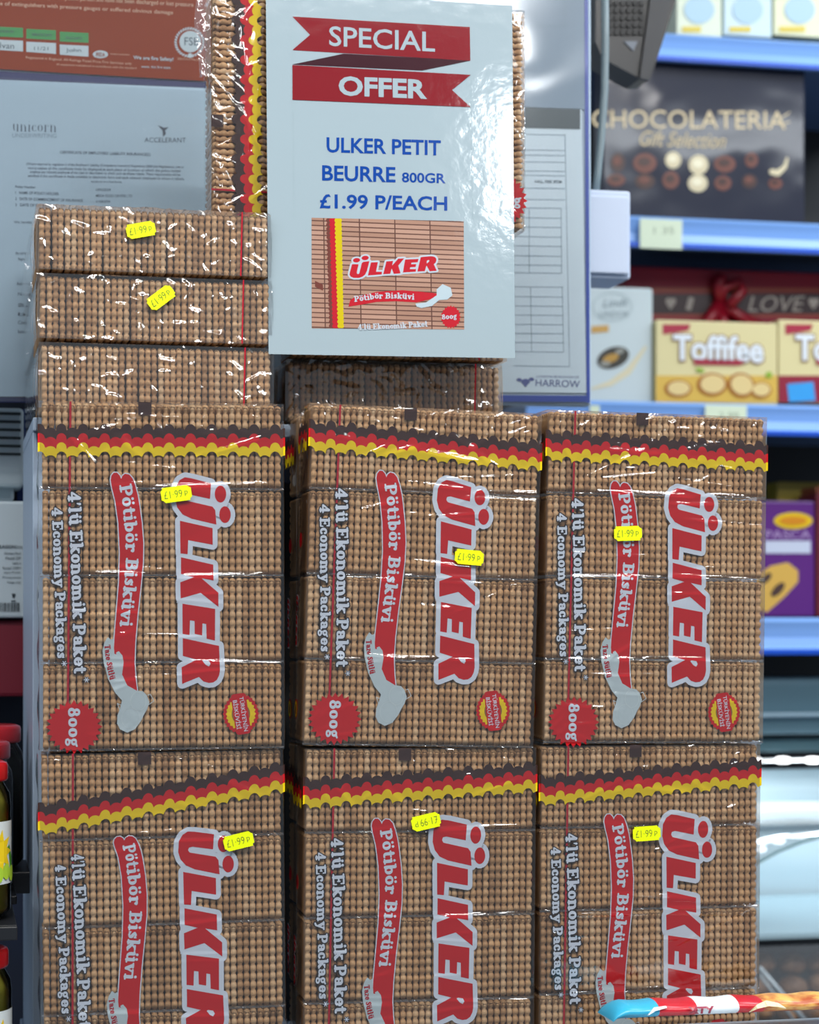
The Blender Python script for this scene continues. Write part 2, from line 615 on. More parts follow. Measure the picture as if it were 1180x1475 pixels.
def film_mesh(seed):
    """front sheet with tension creases, bent round to the two long sides"""
    r = random.Random(seed)
    e = 0.0
    rad = 0.003
    xs = list(np.linspace(-W / 2 + rad, W / 2 - rad, 150))
    zs = np.linspace(0.0006, HP - 0.0006, 250)
    # cross-section: left side, corner, front, corner, right side
    sec = []
    for y in np.linspace(D - .002, rad, 14): sec.append((-W / 2, y))
    for a in (22, 45, 68): sec.append((-W / 2 + rad - rad * math.cos(math.radians(a)), rad - rad * math.sin(math.radians(a))))
    i0 = len(sec)
    sec += [(x, 0.0) for x in xs]
    i1 = len(sec)
    for a in (68, 45, 22): sec.append((W / 2 - rad + rad * math.cos(math.radians(a)), rad - rad * math.sin(math.radians(a))))
    for y in np.linspace(rad, D - .002, 14): sec.append((W / 2, y))
    sec = np.array(sec)
    X, Z = np.meshgrid(sec[:, 0], zs)
    Y = np.meshgrid(sec[:, 1], zs)[0].copy()
    disp = np.zeros_like(X)
    for k in range(1, 4):               # along the joints between the inner packets
        for _ in range(3):
            x0 = r.uniform(-W / 2, W / 2 - .06); ln = r.uniform(.05, .12)
            z = ROW * k + r.uniform(-.003, .003)
            disp += ridge(X, Z, x0, z, x0 + ln, z + r.uniform(-.004, .004), r.uniform(.0011, .0019), r.uniform(.0008, .0015))
    for _ in range(20):                 # long nearly level tension creases
        x0 = r.uniform(-W / 2, W / 2 - .06); ln = r.uniform(.03, .10)
        z = r.uniform(.02, HP - .03)
        sl = r.uniform(-.12, .12) if r.random() < .7 else r.uniform(.25, .6)
        disp += ridge(X, Z, x0, z, x0 + ln, z + ln * sl, r.uniform(.0008, .0015), r.uniform(.0006, .0011))
    for _ in range(60):                 # short crinkles near the gathered top
        x0 = r.uniform(-W / 2, W / 2 - .01); ln = r.uniform(.008, .03)
        z = HP - abs(r.gauss(0, .018)) - .002
        a = r.uniform(-1.4, 1.4)
        disp += ridge(X, Z, x0, z, x0 + ln * math.cos(a), z + ln * math.sin(a), r.uniform(.0008, .0013), r.uniform(.0004, .0009))
    for _ in range(26):
        x0 = r.uniform(-W / 2, W / 2 - .01); ln = r.uniform(.008, .03)
        z = abs(r.gauss(0, .01)) + .002
        a = r.uniform(-1.0, 1.0)
        disp += ridge(X, Z, x0, z, x0 + ln * math.cos(a), z + ln * math.sin(a), r.uniform(.0008, .0013), r.uniform(.0004, .0008))
    for _ in range(7):                  # broad folds of slack film under the gathered top
        x0 = r.uniform(-W / 2, W / 2 - .04); ln = r.uniform(.02, .06)
        z = HP - r.uniform(.004, .042)
        a = r.uniform(-.9, .9)
        disp += ridge(X, Z, x0, z, x0 + ln * math.cos(a), z + ln * math.sin(a), r.uniform(.0018, .0028), r.uniform(.0009, .0014))
    disp = .0014 * np.tanh(disp / .0014)
    low = .0002 * np.sin(X * 60 + seed) * np.sin(Z * 45 + seed * 2)
    mask = np.zeros(len(sec)); mask[i0:i1] = 1
    Y -= (np.abs(low) + disp) * mask[None, :]
    # the side sheets bulge a little
    bul = np.zeros(len(sec))
    for i in list(range(0, i0)) + list(range(i1, len(sec))):
        bul[i] = math.copysign(1, sec[i, 0]) * .0012 * math.sin(math.pi * min(1, max(0, (sec[i, 1] - rad) / (D - rad))))
    X = X + bul[None, :] * (1 + .6 * np.sin(Z * 140 + seed))
    nz, nx = X.shape
    v = np.stack([X, Y, Z], -1).reshape(-1, 3)
    idx = np.arange(nz * nx).reshape(nz, nx)
    f = np.stack([idx[:-1, :-1], idx[:-1, 1:], idx[1:, 1:], idx[1:, :-1]], -1).reshape(-1, 4)
    me = bpy.data.meshes.new('clear_wrap')
    me.from_pydata(v.tolist(), [], f.tolist())
    me.update()
    me.materials.append(FILM)
    me.shade_smooth()
    return me


def end_mesh(seed, top):
    """gathered, crinkled film that closes one end"""
    r = random.Random(seed)
    nx, ny = 70, 26
    X, Y = np.meshgrid(np.linspace(-W / 2, W / 2, nx), np.linspace(0.0, D - .002, ny))
    Zb = np.zeros_like(X)
    for _ in range(60):
        x0 = r.uniform(-W / 2, W / 2); y0 = r.uniform(0, D)
        a = r.uniform(0, 6.28); ln = r.uniform(.008, .035)
        Zb += ridge(X, Y, x0, y0, x0 + ln * math.cos(a), y0 + ln * math.sin(a), r.uniform(.0015, .0028), r.uniform(.0003, .001))
    Zb = np.minimum(Zb, .0016)
    edge = np.minimum(np.minimum(X + W / 2, W / 2 - X), np.minimum(Y, D - Y)) / .004
    Zb *= np.clip(edge, 0, 1)
    Z = (HP - .0004 + Zb * .2) if top else (.0004 - Zb * .2)
    v = np.stack([X, Y, Z], -1).reshape(-1, 3)
    idx = np.arange(nx * ny).reshape(ny, nx)
    f = np.stack([idx[:-1, :-1], idx[:-1, 1:], idx[1:, 1:], idx[1:, :-1]], -1).reshape(-1, 4)
    me = bpy.data.meshes.new('wrap_end')
    me.from_pydata(v.tolist(), [], f.tolist())
    me.update()
    me.materials.append(FILM_END)
    me.shade_smooth()
    return me


def seam_mesh(seed):
    """folded film seam round one inner packet, at its lower edge"""
    r = random.Random(seed)
    n = 110
    v, f = [], []
    for i in range(n + 1):
        x = -W / 2 + .001 + (W - .002) * i / n
        wob = r.uniform(-.0005, .0005)
        v += [(x, .0032, .0016), (x, .0014 + wob * .4, .0008 + wob * .7), (x, .0014 - wob * .4, -.0002 + wob * .5), (x, .0032, -.0010)]
    for i in range(n):
        for k in range(3):
            a = i * 4 + k
            f.append((a, a + 4, a + 5, a + 1))
    me = bpy.data.meshes.new('inner_packet')
    me.from_pydata(v, [], f)
    me.update()
    me.materials.append(FILM_SEAM)
    return me


FILMS = [film_mesh(s) for s in (3, 11, 27, 40)]
TOPS = [end_mesh(s, True) for s in (5, 6)]
BOTS = [end_mesh(s, False) for s in (8, 9)]
SEAMS = [seam_mesh(s) for s in (1, 2, 3)]
PK = 0

# ---- artwork, drawn in the pixel frame of the top left pack ------------------------------
A0 = (58.0, 582.0, 354.0, 498.0)


def zz(x, y): return (220 + x / 4.608, 680 + y / 4.608)
def yy(x, y): return (60 + x / 3.512, 670 + y / 3.512)


LOGO = {
 'U': [(215,45),(260,52),(390,85),(383,187),(245,158),(222,163),(216,182),(226,198),(240,202),(400,238),(418,262),(425,356),(260,318),(200,290),(165,245),(150,190),(155,110),(180,65)],
 'L': [(182,332),(400,380),(400,490),(237,460),(232,553),(185,548)],
 'K': [(188,573),(403,622),(405,727),(325,712),(437,808),(437,902),(318,808),(185,845),(183,738),(275,705),(188,683)],
 'E': [(197,880),(415,915),(413,1125),(357,1112),(355,1015),(330,1010),(327,1090),(278,1080),(277,995),(247,990),(243,1087),(197,1080)],
 'R': [(198,1108),(440,1160),(446,1320),(440,1355),(425,1385),(400,1402),(370,1405),(335,1395),(305,1365),(193,1410),(190,1300),(290,1250),(198,1225)],
}
LOGO = {k: [zz(*p) for p in v] for k, v in LOGO.items()}
DOTS = [disc(*zz(453, 155), 8.3, 12), disc(*zz(483, 290), 8.3, 12)]
RHOLE = [zz(*p) for p in [(338,1252),(372,1258),(383,1278),(372,1296),(350,1285),(328,1258)]]
LOGO_RED = list(LOGO.values()) + DOTS
LOGO_WHITE = []
for p in LOGO.values():
    LOGO_WHITE += strokes(p, 12.6, closed=True, n=12) + [p]
for d_ in DOTS:
    LOGO_WHITE += strokes(d_, 12, closed=True, n=8) + [d_]
LOGO_WHITE += [[zz(155, 870), zz(318, 800), zz(437, 905), zz(197, 895)], [zz(385, 180), zz(240, 150), zz(225, 205), zz(400, 245)], [zz(160,700),zz(280,690),zz(290,720),zz(160,750)]]
LOGO_EDGE = []
for p in LOGO.values():
    LOGO_EDGE += strokes(p, 14.2, closed=True, n=12)
for d_ in DOTS:
    LOGO_EDGE += strokes(d_, 13.4, closed=True, n=8)

RIB = [yy(*p) for p in [(352,85),(356,62),(368,47),(384,47),(397,60),(405,78),(412,62),(425,52),(445,56),(462,75),(475,110),(488,160),(496,210),(508,300),(515,400),(513,500),(501,620),(485,760),(473,900),(469,1000),(474,1080),(482,1145),(430,1120),(405,1060),(412,1000),(400,965),(380,960),(364,955),(368,880),(380,740),(392,600),(397,450),(390,300),(375,190),(358,120)]]
MLK = [yy(*p) for p in [(318,900),(335,872),(350,885),(362,880),(368,955),(380,965),(376,950),(390,943),(408,965),(414,1000),(406,1060),(432,1115),(480,1142),(510,1145),(530,1165),(543,1200),(532,1235),(517,1260),(500,1295),(470,1335),(430,1352),(395,1335),(380,1305),(382,1265),(395,1230),(405,1190),(370,1150),(335,1080),(314,1000),(308,940)]]
P_BISK = [yy(*p) for p in [(395,110),(410,200),(420,300),(427,400),(427,500),(419,600),(407,710),(396,818)]]
P_EKO = [yy(*p) for p in [(138,143),(150,400),(160,700),(166,1055)]]
P_ECO = [yy(*p) for p in [(58,223),(66,450),(74,700),(82,978)]]
P_TAZE = [yy(*p) for p in [(318,912),(322,960),(330,1020),(345,1088)]]
BADGE_C = yy(165, 1320)
P_800 = [yy(136, 1222), yy(138, 1422)]
STAR = []
for k in range(48):
    rr = 40.5 if k % 2 == 0 else 33.5
    a = math.pi * k / 24
    STAR.append((BADGE_C[0] + rr * math.cos(a), BADGE_C[1] + rr * .95 * math.sin(a)))


def band_curve(x, shift, hi0=613.5):
    pitch = 15.4
    i = math.floor((x - 52) / pitch)
    t = ((x - 52) / pitch - i) * 2 - 1
    top = hi0 if i % 2 == 0 else hi0 + 5.5
    depth = 9.5 if i % 2 == 0 else 5.5
    return top + shift + depth * (1 - math.sqrt(max(0, 1 - t * t * .96)))


def band_polys(shift0, shift1, u0=56.5, u1=413.5):
    us = np.linspace(u0, u1, 232)
    out = []
    for a, b in zip(us[:-1], us[1:]):
        out.append([(a, band_curve(a, shift0)), (b, band_curve(b, shift0)), (b, band_curve(b, shift1)), (a, band_curve(a, shift1))])
    return out


def seal_polys(cx, cy, r):
    outer = []
    for k in range(56):
        rr = r * (1.0 if k % 2 == 0 else .93)
        a = math.pi * k / 28
        outer.append((cx + rr * .98 * math.cos(a), cy + rr * 1.08 * math.sin(a)))
    yel = []
    for k in range(48):
        rr = r * (.82 if k % 2 == 0 else .74)
        a = math.pi * k / 24
        yel.append((cx + rr * math.cos(a), cy + rr * 1.08 * math.sin(a)))
    return outer, yel, disc(cx, cy, r * .5, r * .55)


def rot_rect(cx, cy, w, h, deg):
    a = math.radians(deg)
    c, s_ = math.cos(a), math.sin(a)
    base = []
    rr = w * .2
    for (sx, sy, a0) in ((1, 1, 0), (-1, 1, 90), (-1, -1, 180), (1, -1, 270)):
        for k in range(4):
            b = math.radians(a0 + 30 * k)
            base.append((sx * (w / 2 - rr) + rr * math.cos(b), sy * (h / 2 - rr) + rr * math.sin(b)))
    return [(cx + x * c - y * s_, cy + x * s_ + y * c) for x, y in base]


def price_sticker(parent, fn, cx, cy, rot, upside=False, label=None, m=1.0):
    """small fluorescent price gun label with notched ends; fn maps (u, v, lift)"""
    w, h = 44 * m, 22 * m
    half = [(-.5, -.30), (-.44, -.36), (-.44, -.5), (.38, -.5), (.44, -.36), (.5, -.30), (.5, .30), (.44, .36), (.44, .5), (-.38, .5), (-.44, .36), (-.5, .30)]
    a = math.radians(-rot)
    c, s_ = math.cos(a), math.sin(a)
    P = [(cx + x * w * c - y * h * s_, cy + x * w * s_ + y * h * c) for x, y in half]
    n = len(P)
    v = [fn(p[0], p[1], .0032) for p in P] + [fn(p[0], p[1], .0026) for p in P]
    f = [tuple(range(n)), tuple(range(2 * n - 1, n - 1, -1))] + [(i, (i + 1) % n, (i + 1) % n + n, i + n) for i in range(n)]
    st = obj('price_sticker', (v, f), STICK, parent)
    if label: st['label'] = label
    r2 = rot + (180 if upside else 0)
    q = -1 if upside else 1
    flat('price_print', None, lambda u, v_: fn(u, v_, .00335), GREYINK, st,
         [font_fit('£1·99', cx - 13 * m - q * 4.5 * c, cy - 5.3 * m - q * 4.5 * s_, cx + 13 * m - q * 4.5 * c, cy + 5.3 * m - q * 4.5 * s_, r2, -.014),
          font_fit('p', cx + q * 14.5 * c - 2.2, cy + q * 14.5 * s_ - 3, cx + q * 14.5 * c + 2.2, cy + q * 14.5 * s_ + 4.5, r2, -.01)])
    return st


def multipack(name, label, group, M, packets=(0, 1, 2, 3), prints=True, film=0, tilt=0.0, dv=0.0, band_dv=0.0, du=0.0,
              stickers=(), seed=0, side=True, cat='biscuits', end_sticker=None, end_strip=False):
    global PK
    PK += 1
    r = random.Random(100 + seed)
    root = empty(name, label=label, cat=cat, group=group)
    root.matrix_world = M
    for k in range(4):
        if k not in packets: continue
        pk = obj('inner_packet', SEAMS[(k + seed) % 3], None, root)
        pk.location = (0, 0, k * ROW)
        for i in range(NB):
            b = bpy.data.objects.new('biscuit', BM)
            col.objects.link(b)
            b.parent = pk
            b.location = (-W / 2 + .0025 + PITCH * (i + .5), .0021 + r.uniform(-.0003, .0003), .0014 + r.uniform(-.0003, .0003))
            b.rotation_euler = (r.uniform(-.004, .004), r.uniform(-.004, .004), r.uniform(-.01, .01))
    obj('clear_wrap', FILMS[film % 4], None, root)
    obj('wrap_end', TOPS[film % 2], None, root)
    obj('wrap_end', BOTS[film % 2], None, root)

    def base(u, v, y):
        return ((u - A0[0]) / A0[2] * W - W / 2, y, HP * (1 - (v - A0[1]) / A0[3]))

    def g(v):
        return max(0.0, min(1.0, (740 - v) / 80))

    def wv(u, v):
        vv = v + (dv if v > 668 else 0) + (tilt * (u - 235) + band_dv) * (g(v) if v > 668 else 1.0)
        return u, vv

    def lay(y):
        def fn(u, v):
            a, b = wv(u, v)
            if v > 668: a += du
            a = min(max(a, 57.0), 413.0)
            return base(a, b, y)
        return fn
    Y1 = .0009
    # tear strip and dark registration mark show on every pack
    strip = [[(102 - (v0 - 582) * .012, v0), (105 - (v0 - 582) * .012, v0), (105 - (v1 - 582) * .012, v1), (102 - (v1 - 582) * .012, v1)] for v0, v1 in [(583, 668), (668, 760), (760, 900), (900, 1079)]]
    flat('tear_strip', strip, lambda u, v: base(u + du, v, Y1 + .0006), RED2, root)
    if end_strip:
        xs_ = -W / 2 + W * .125
        obj('end_tear_strip', ([(xs_ - .0006, .0, HP + .0002), (xs_ + .0006, .0, HP + .0002), (xs_ + .0018, D - .002, HP + .0002), (xs_ + .0006, D - .002, HP + .0002)], [(0, 1, 2, 3)]), RED2, root)
    if prints:
        flat('registration_mark', [[(200, 582.5), (219, 582.5), (219, 601), (200, 601)]], lambda u, v: base(u, v, Y1), BRN, root)
        bd = flat('scalloped_band', band_polys(0, 16), lay(Y1 + .0003), BRN, root)
        bd['label'] = 'dark brown top stripe of scallops'
        b2 = flat('scalloped_band', band_polys(13.5, 30), lay(Y1 + .00015), RED, root)
        b2['label'] = 'red middle stripe of scallops'
        b3 = flat('scalloped_band', band_polys(26.5, 39.5), lay(Y1), YEL, root)
        b3['label'] = 'yellow bottom stripe of scallops'
        lg = flat('brand_logo', LOGO_WHITE + LOGO_EDGE, lay(Y1 + .0001), WHT, root)
        flat('logo_letters', LOGO_RED, lay(Y1 - .0001), RED, lg)
        flat('logo_counter', [RHOLE], lay(Y1 - .0002), WHT, lg)
        rb = flat('product_ribbon', strokes(RIB, 3.0, closed=True, n=6), lay(Y1 + .0002), WHT, root)
        flat('ribbon_face', [RIB], lay(Y1 + .0001), RED, rb)
        flat('product_name', slab_text('Pötibör Bisküvi', P_BISK, 17.5), lay(Y1 - .0001), WHT, rb)
        mk = flat('milk_splash', [MLK], lay(Y1), MILK, root)
        cc = yy(487, 1195)
        flat('cup_rim', strokes(disc(cc[0], cc[1], 11, 13.5), 1.0, closed=True, n=5) + strokes(disc(cc[0] - 11, cc[1] + 24, 13, 15), .8, closed=True, n=5) +
             strokes([yy(535, 1165), yy(548, 1160), yy(566, 1195), yy(535, 1215)], .9, n=5) + strokes([yy(395, 1240), yy(382, 1205), yy(398, 1212)], .9, n=5), lay(Y1 - .0001), MILK2, mk)
        flat('milk_words', slab_text('Taze Sütlü', P_TAZE, 8.5), lay(Y1 - .00015), RED2, mk)
        t1 = flat('pack_count_words', slab_text("4'lü Ekonomik Paket", P_EKO, 17.5, extra=3.6), lay(Y1 + .0001), INK, root)
        flat('letter_face', slab_text("4'lü Ekonomik Paket", P_EKO, 17.5, extra=.2), lay(Y1 - .0001), WHT, t1)
        t2 = flat('pack_count_words', slab_text("4 Economy Packages", P_ECO, 14.5, extra=3.2), lay(Y1 + .0001), INK, root)
        flat('letter_face', slab_text("4 Economy Packages", P_ECO, 14.5, extra=.2), lay(Y1 - .0001), WHT, t2)
        for (sx, sy) in ((228, 1085), (117, 1003)):
            c = yy(sx, sy)
            sp = []
            for q in (0, 60, 120):
                a = math.radians(q)
                sp.append([(c[0] - 3.6 * math.cos(a), c[1] - 3.6 * math.sin(a)), (c[0] + 3.6 * math.cos(a), c[1] + 3.6 * math.sin(a))])
            as_ = flat('asterisk', sum([strokes(q, 2.8, n=6) for q in sp], []), lay(Y1 + .0001), INK, root)
            flat('asterisk_face', sum([strokes(q, 1.1, n=6) for q in sp], []), lay(Y1 - .0001), WHT, as_)
        bg = flat('weight_badge', [STAR], lay(Y1), RED, root)
        flat('weight_figures', slab_text('800g', P_800, 17, extra=.3), lay(Y1 - .0002), WHT, bg)
        scx, scy = 347, 1030
        o_, y_, c_ = seal_polys(scx, scy, 27)
        sl = flat('seal', [o_], lay(Y1 + .0001), RED, root)
        flat('seal_ring', [y_], lay(Y1), YEL, sl)
        flat('seal_centre', [c_], lay(Y1 - .0001), mat('seal_brown', '#8a5a22', .5), sl)
        flat('seal_plate', [rot_rect(scx, scy, 22, 59, -8)], lay(Y1 - .0002), RED, sl)
        flat('seal_words', None, lay(Y1 - .0003), WHT, sl,
             [font_fit("TÜRKİYE'NİN", scx + 5 - 25, scy - 4, scx + 5 + 25, scy + 4, -82, .01), font_fit('BİSKÜVİSİ', scx - 5 - 21, scy - 4 + 1, scx - 5 + 21, scy + 4 + 1, -82, .01)])
    if side:
        # small print on the left long side
        def sfn(e):
            return lambda a, b: (-W / 2 + .0003 - e, b, a)     # a = height, b = depth into the pack
        def to_side(polys, cz, cy, k, e, name2, m_, par):
            # artwork px -> side plane: u -> depth, v -> height
            v, f = [], []
            for j, p in enumerate(polys):
                q = len(v)
                v += [(-W / 2 - .0016 - e - 1.6e-6 * (j % 50), cy - (u_ - 295) * k, cz - (v_ - 842) * k) for u_, v_ in p]
                f.append(tuple(range(q, q + len(p))))
            return obj(name2, (v, f), m_, par)
        kk = .27 * W / 354
        sg = to_side(LOGO_WHITE, HP * .36, .030, kk * .95, 0, 'side_logo', WHT, root)
        to_side(LOGO_RED, HP * .36, .030, kk * .95, .0002, 'side_logo_letters', RED, sg)
        st = [(295 + (u_ - BADGE_C[0]), 842 + (v_ - BADGE_C[1])) for u_, v_ in STAR]
        to_side([st], HP * .60, .022, kk * 1.2, 0, 'side_badge', RED, root)
        o_, y_, c_ = seal_polys(295, 842, 27)
        ss = to_side([o_], HP * .10, .024, kk * 2.0, 0, 'side_seal', RED, root)
        to_side([y_], HP * .10, .024, kk * 2.0, .0002, 'seal_ring', YEL, ss)
        to_side([c_], HP * .10, .024, kk * 2.0, .0003, 'seal_centre', mat('seal_brown', '#8a5a22', .5), ss)
        for sh0, sh1, m_, nm in ((0, 16, BRN, 'dark brown'), (13.5, 30, RED, 'red'), (26.5, 39.5, YEL, 'yellow')):
            v, f = [], []
            e = {'dark brown': 0, 'red': .0001, 'yellow': .0002}[nm]
            N = 60
            for i in range(N + 1):
                d = .002 + (D - .008) * i / N
                u_ = 58 - d / W * 354
                for sh in (sh0, sh1):
                    v.append((-W / 2 - .0015 - e, d, base(0, band_curve(u_, sh) + band_dv - tilt * 177, 0)[2]))
            f = [(2 * i, 2 * i + 1, 2 * i + 3, 2 * i + 2) for i in range(N)]
            obj('side_band', (v, f), m_, root)
    for (cx, cy, rot, ups) in stickers:
        price_sticker(root, lambda u, v, e: base(u, v, -e + .0008), cx, cy, rot, ups)
    if end_sticker:
        # on the end that faces the shopper when the pack lies flat: u across, v over the thickness
        cx, cy, rot = end_sticker
        price_sticker(root, lambda u, v, e: (W / 2 - (u / 354) * W, (v / 354) * W, HP + e - .0004), cx, cy, rot)
    return root


def upright(top_l, top_r, bot_c, yfront, yaw=0.0, extra_roll=0.0):
    """matrix of a standing pack: its front at y=yfront, top corners at the two pixels"""
    a = at(*top_l, yfront); b = at(*top_r, yfront)
    return a, b


def standing(uc, vtop, yfront, z_bottom=None, roll=0.0, yaw=0.0):
    """pack centred on pixel column uc; roll in degrees leans its top to the right"""
    p = at(uc, vtop, yfront)
    zb = p.z - HP if z_bottom is None else z_bottom
    return Matrix.Translation((p.x, yfront, zb)) @ Matrix.Rotation(math.radians(yaw), 4, 'Z') @ Matrix.Rotation(math.radians(roll), 4, 'Y')


G_UP = 'clear wrapped biscuit multipacks stood upright at the front'
G_FLAT = 'clear wrapped biscuit multipacks lying flat on top'
# the standing packs: two rows of three
zc1 = at(235, 1080, 0).z          # joint between the rows
Z_R2 = zc1 - HP - .001
packs = [
 # uc, bottom z offset, roll, yaw, film, kwargs, label
 dict(uc=236, row=1, roll=-.2, yaw=-2.5, film=0, tilt=-.01, dv=0, stickers=[(254, 714, 8, False)],
      label='standing biscuit multipack, upper row at left, yellow price sticker on the first logo letter'),
 dict(uc=604, row=1, roll=1.5, yaw=-1.0, film=1, tilt=.045, dv=-4, band_dv=0, stickers=[(303, 800, -3, False)],
      label='standing biscuit multipack, upper row in the middle, level price sticker over the second logo letter'),
 dict(uc=943, row=1, roll=.8, yaw=-.5, film=2, tilt=.02, dv=3, band_dv=2, stickers=[(187, 765, 3, False)],
      label='standing biscuit multipack, upper row at right, price sticker covering part of the ribbon words'),
 dict(uc=239, row=2, roll=-.6, yaw=-2.0, film=3, tilt=-.145, dv=4, band_dv=12, du=4, stickers=[(344, 714, 12, False)],
      label='standing biscuit multipack, lower row at left, band slanting steeply, sticker over a logo dot'),
 dict(uc=604, row=2, roll=.5, yaw=-1.0, film=0, tilt=-.06, dv=0, band_dv=0, stickers=[(241, 691, 12, True)],
      label='standing biscuit multipack, lower row in the middle, price sticker upside down beside the logo'),
 dict(uc=937, row=2, roll=.3, yaw=-.5, film=1, tilt=-.07, dv=0, band_dv=0, stickers=[(226, 716, 3, False)],
      label='standing biscuit multipack, lower row at right, sticker between ribbon and logo, tips behind snack'),
]
seedn = 0
for p in packs:
    seedn += 1
    zb = zc1 if p['row'] == 1 else Z_R2
    if p['uc'] > 800 and p['row'] == 1: zb = zc1
    M = standing(p['uc'], 600, 0.0, zb, p['roll'], p['yaw'])
    kw = {k: p[k] for k in ('film', 'tilt', 'dv', 'band_dv', 'stickers', 'du') if k in p}
    multipack('biscuit_multipack', p['label'], G_UP, M, seed=seedn, **kw)
# two more behind the middle column, seen in the dark gap
for k, (row, lab) in enumerate(((1, 'biscuit multipack half hidden in the dark gap behind the upper middle pack'), (2, 'biscuit multipack half hidden in the dark gap behind the lower middle pack'))):
    M = standing(590, 600, .068, zc1 if row == 1 else Z_R2, 0, 0)
    multipack('biscuit_multipack', lab, 'biscuit multipacks in the second row', M, seed=20 + k, film=2 + k, prints=False)

# flat packs: end towards the shopper, face up
YF = 0.072
ZT = zc1 + HP + .0025


def lying(x_left, z_bottom, yf, yaw=0.0):
    # local x -> -x, local z (top) -> -y (towards the viewer), local y (depth from the face) -> -z
    Rm = Matrix(((-1, 0, 0, 0), (0, 0, -1, 0), (0, -1, 0, 0), (0, 0, 0, 1)))
    T1 = Matrix.Translation((x_left + W / 2, yf + HP, z_bottom + D))
    # rotate about the middle of the front edge
    return Matrix.Translation((x_left + W / 2, yf, 0)) @ Matrix.Rotation(math.radians(yaw), 4, 'Z') @ Matrix.Translation((-x_left - W / 2, -yf, 0)) @ T1 @ Rm


DZ = D + .0012
STEP = .0050
flats = [
 (55.5, 0, YF, 'third', None, 'biscuit multipack lying flat, bottom of the left pile, no price sticker'),
 (53, 1, YF, 'second', (184, 32, 38), 'biscuit multipack lying flat, middle of the left pile, price sticker steeply tilted'),
 (51, 2, YF, 'first', (156, 34, 12), 'biscuit multipack lying flat, top of the left pile, price sticker gently tilted'),
 (411, 0, .128, 'r', None, 'biscuit multipack lying flat directly below the offer sign'),
 (418, 1, .128, 'r', None, 'biscuit multipack lying flat hidden behind the lower half of the offer sign'),
 (421, 2, .128, 'r', None, 'biscuit multipack lying flat behind the offer sign, carrying the pack on its side'),
]
for k, (u, lvl, yf, nm, stk, lab) in enumerate(flats):
    x = at(u, 560 - 100 * lvl, yf).x
    M = lying(x, ZT + DZ * lvl - (STEP if k > 2 else .0035), yf, 0)
    multipack('biscuit_multipack', lab, G_FLAT, M, packets=(3, 2) if k < 4 else (3,), prints=False, side=(k < 3), film=k, seed=40 + k, end_sticker=stk, end_strip=True)
# pack standing on its long side behind the sign, band at the left
zb = ZT + DZ * 3 + .0005 - STEP
YRP = .105
pl = at(304, 300, YRP)
Mr = Matrix.Translation((pl.x, YRP, zb)) @ Matrix(((0, 0, -1, HP), (0, 1, 0, 0), (1, 0, 0, W / 2), (0, 0, 0, 1)))
rp = multipack('biscuit_multipack', 'biscuit multipack turned on its side behind the offer sign, band running vertically', 'biscuit multipacks on top turned sideways', Mr, film=2, seed=60, side=False)
# loose flap of film at its upper left corner
fl = MB()
c = [(W / 2 - .045, -.001, HP + .0005), (W / 2, -.001, HP + .0005), (W / 2, .012, HP + .011), (W / 2 - .02, .010, HP + .012), (W / 2 - .042, .006, HP + .006)]
nfl = 9
for i in range(nfl + 1):
    t = i / nfl
    x = W / 2 - .075 * (1 - t)
    fl.v += [(x, .000, HP + .0002), (x, .002 + .002 * math.sin(t * 9), HP + .006 + .001 * math.sin(t * 14)), (x, .005 + .002 * math.cos(t * 11), HP + .0115 * (1 - .2 * math.cos(t * 5)))]
for i in range(nfl):
    for k in range(2):
        a = i * 3 + k
        fl.f.append((a, a + 3, a + 4, a + 1))
fl.build('film_flap', FILM_SEAM, rp)

# ---------------------------------------------------------------- the offer sign
PAPER = add_bump(mat('laminated_paper', '#99aab2', .5, .0, coat=1.0), 70, .2, .0010, 4)
YS = .0975


def gl_mat(name, hexc):
    return add_bump(mat(name, hexc, .5, .0, coat=1.0), 70, .2, .0010, 4)


sign = empty('offer_sign', at(563, 515, YS), label='laminated white special offer sign with red ribbon banner over the flat packs', cat='sign')


LEAN = math.tan(math.radians(4.8))
ZTOP = at(560, 0, YS).z


def at_lean(u, v, Y):
    """point of the sign's plane, which leans back: its top at depth Y, its foot nearer the shopper"""
    d = RV * ((u - FW / 2) / F) + FV + Vector((0, 0, (HZ - v) / F))
    t = (Y - LEAN * (ZTOP - CAM.z) - CAM.y) / (d.y - LEAN * d.z)
    return CAM + d * t


def on(Y, root):
    inv = -Vector(root.location)
    if root.name.startswith('offer_sign'):
        return lambda u, v: at_lean(u, v, Y) + inv
    return lambda u, v: at(u, v, Y) + inv


def sheet(name, corners, Y, thick, m, root, nx=14, nz=18, bend=0.0):
    (tl, tr, br, bl) = corners
    v, f = [], []
    for side_ in (0, 1):
        for j in range(nz + 1):
            for i in range(nx + 1):
                s_, t = i / nx, j / nz
                u = (tl[0] * (1 - s_) + tr[0] * s_) * (1 - t) + (bl[0] * (1 - s_) + br[0] * s_) * t
                w = (tl[1] * (1 - s_) + tr[1] * s_) * (1 - t) + (bl[1] * (1 - s_) + br[1] * s_) * t
                p = (at_lean if root.name.startswith('offer_sign') else at)(u, w, Y) - Vector(root.location)
                p.y += side_ * thick
                v.append(p)
    n = (nx + 1) * (nz + 1)
    for j in range(nz):
        for i in range(nx):
            a = j * (nx + 1) + i
            f.append((a, a + nx + 1, a + nx + 2, a + 1))
            f.append((n + a, n + a + 1, n + a + nx + 2, n + a + nx + 1))
    edge = [i for i in range(nx + 1)] + [(j + 1) * (nx + 1) - 1 for j in range(1, nz + 1)] + [nz * (nx + 1) + i for i in range(nx - 1, -1, -1)] + [j * (nx + 1) for j in range(nz - 1, 0, -1)]
    for a, b in zip(edge, edge[1:] + edge[:1]):
        f.append((a, b, b + n, a + n))
    return obj(name, (v, f), m, root)


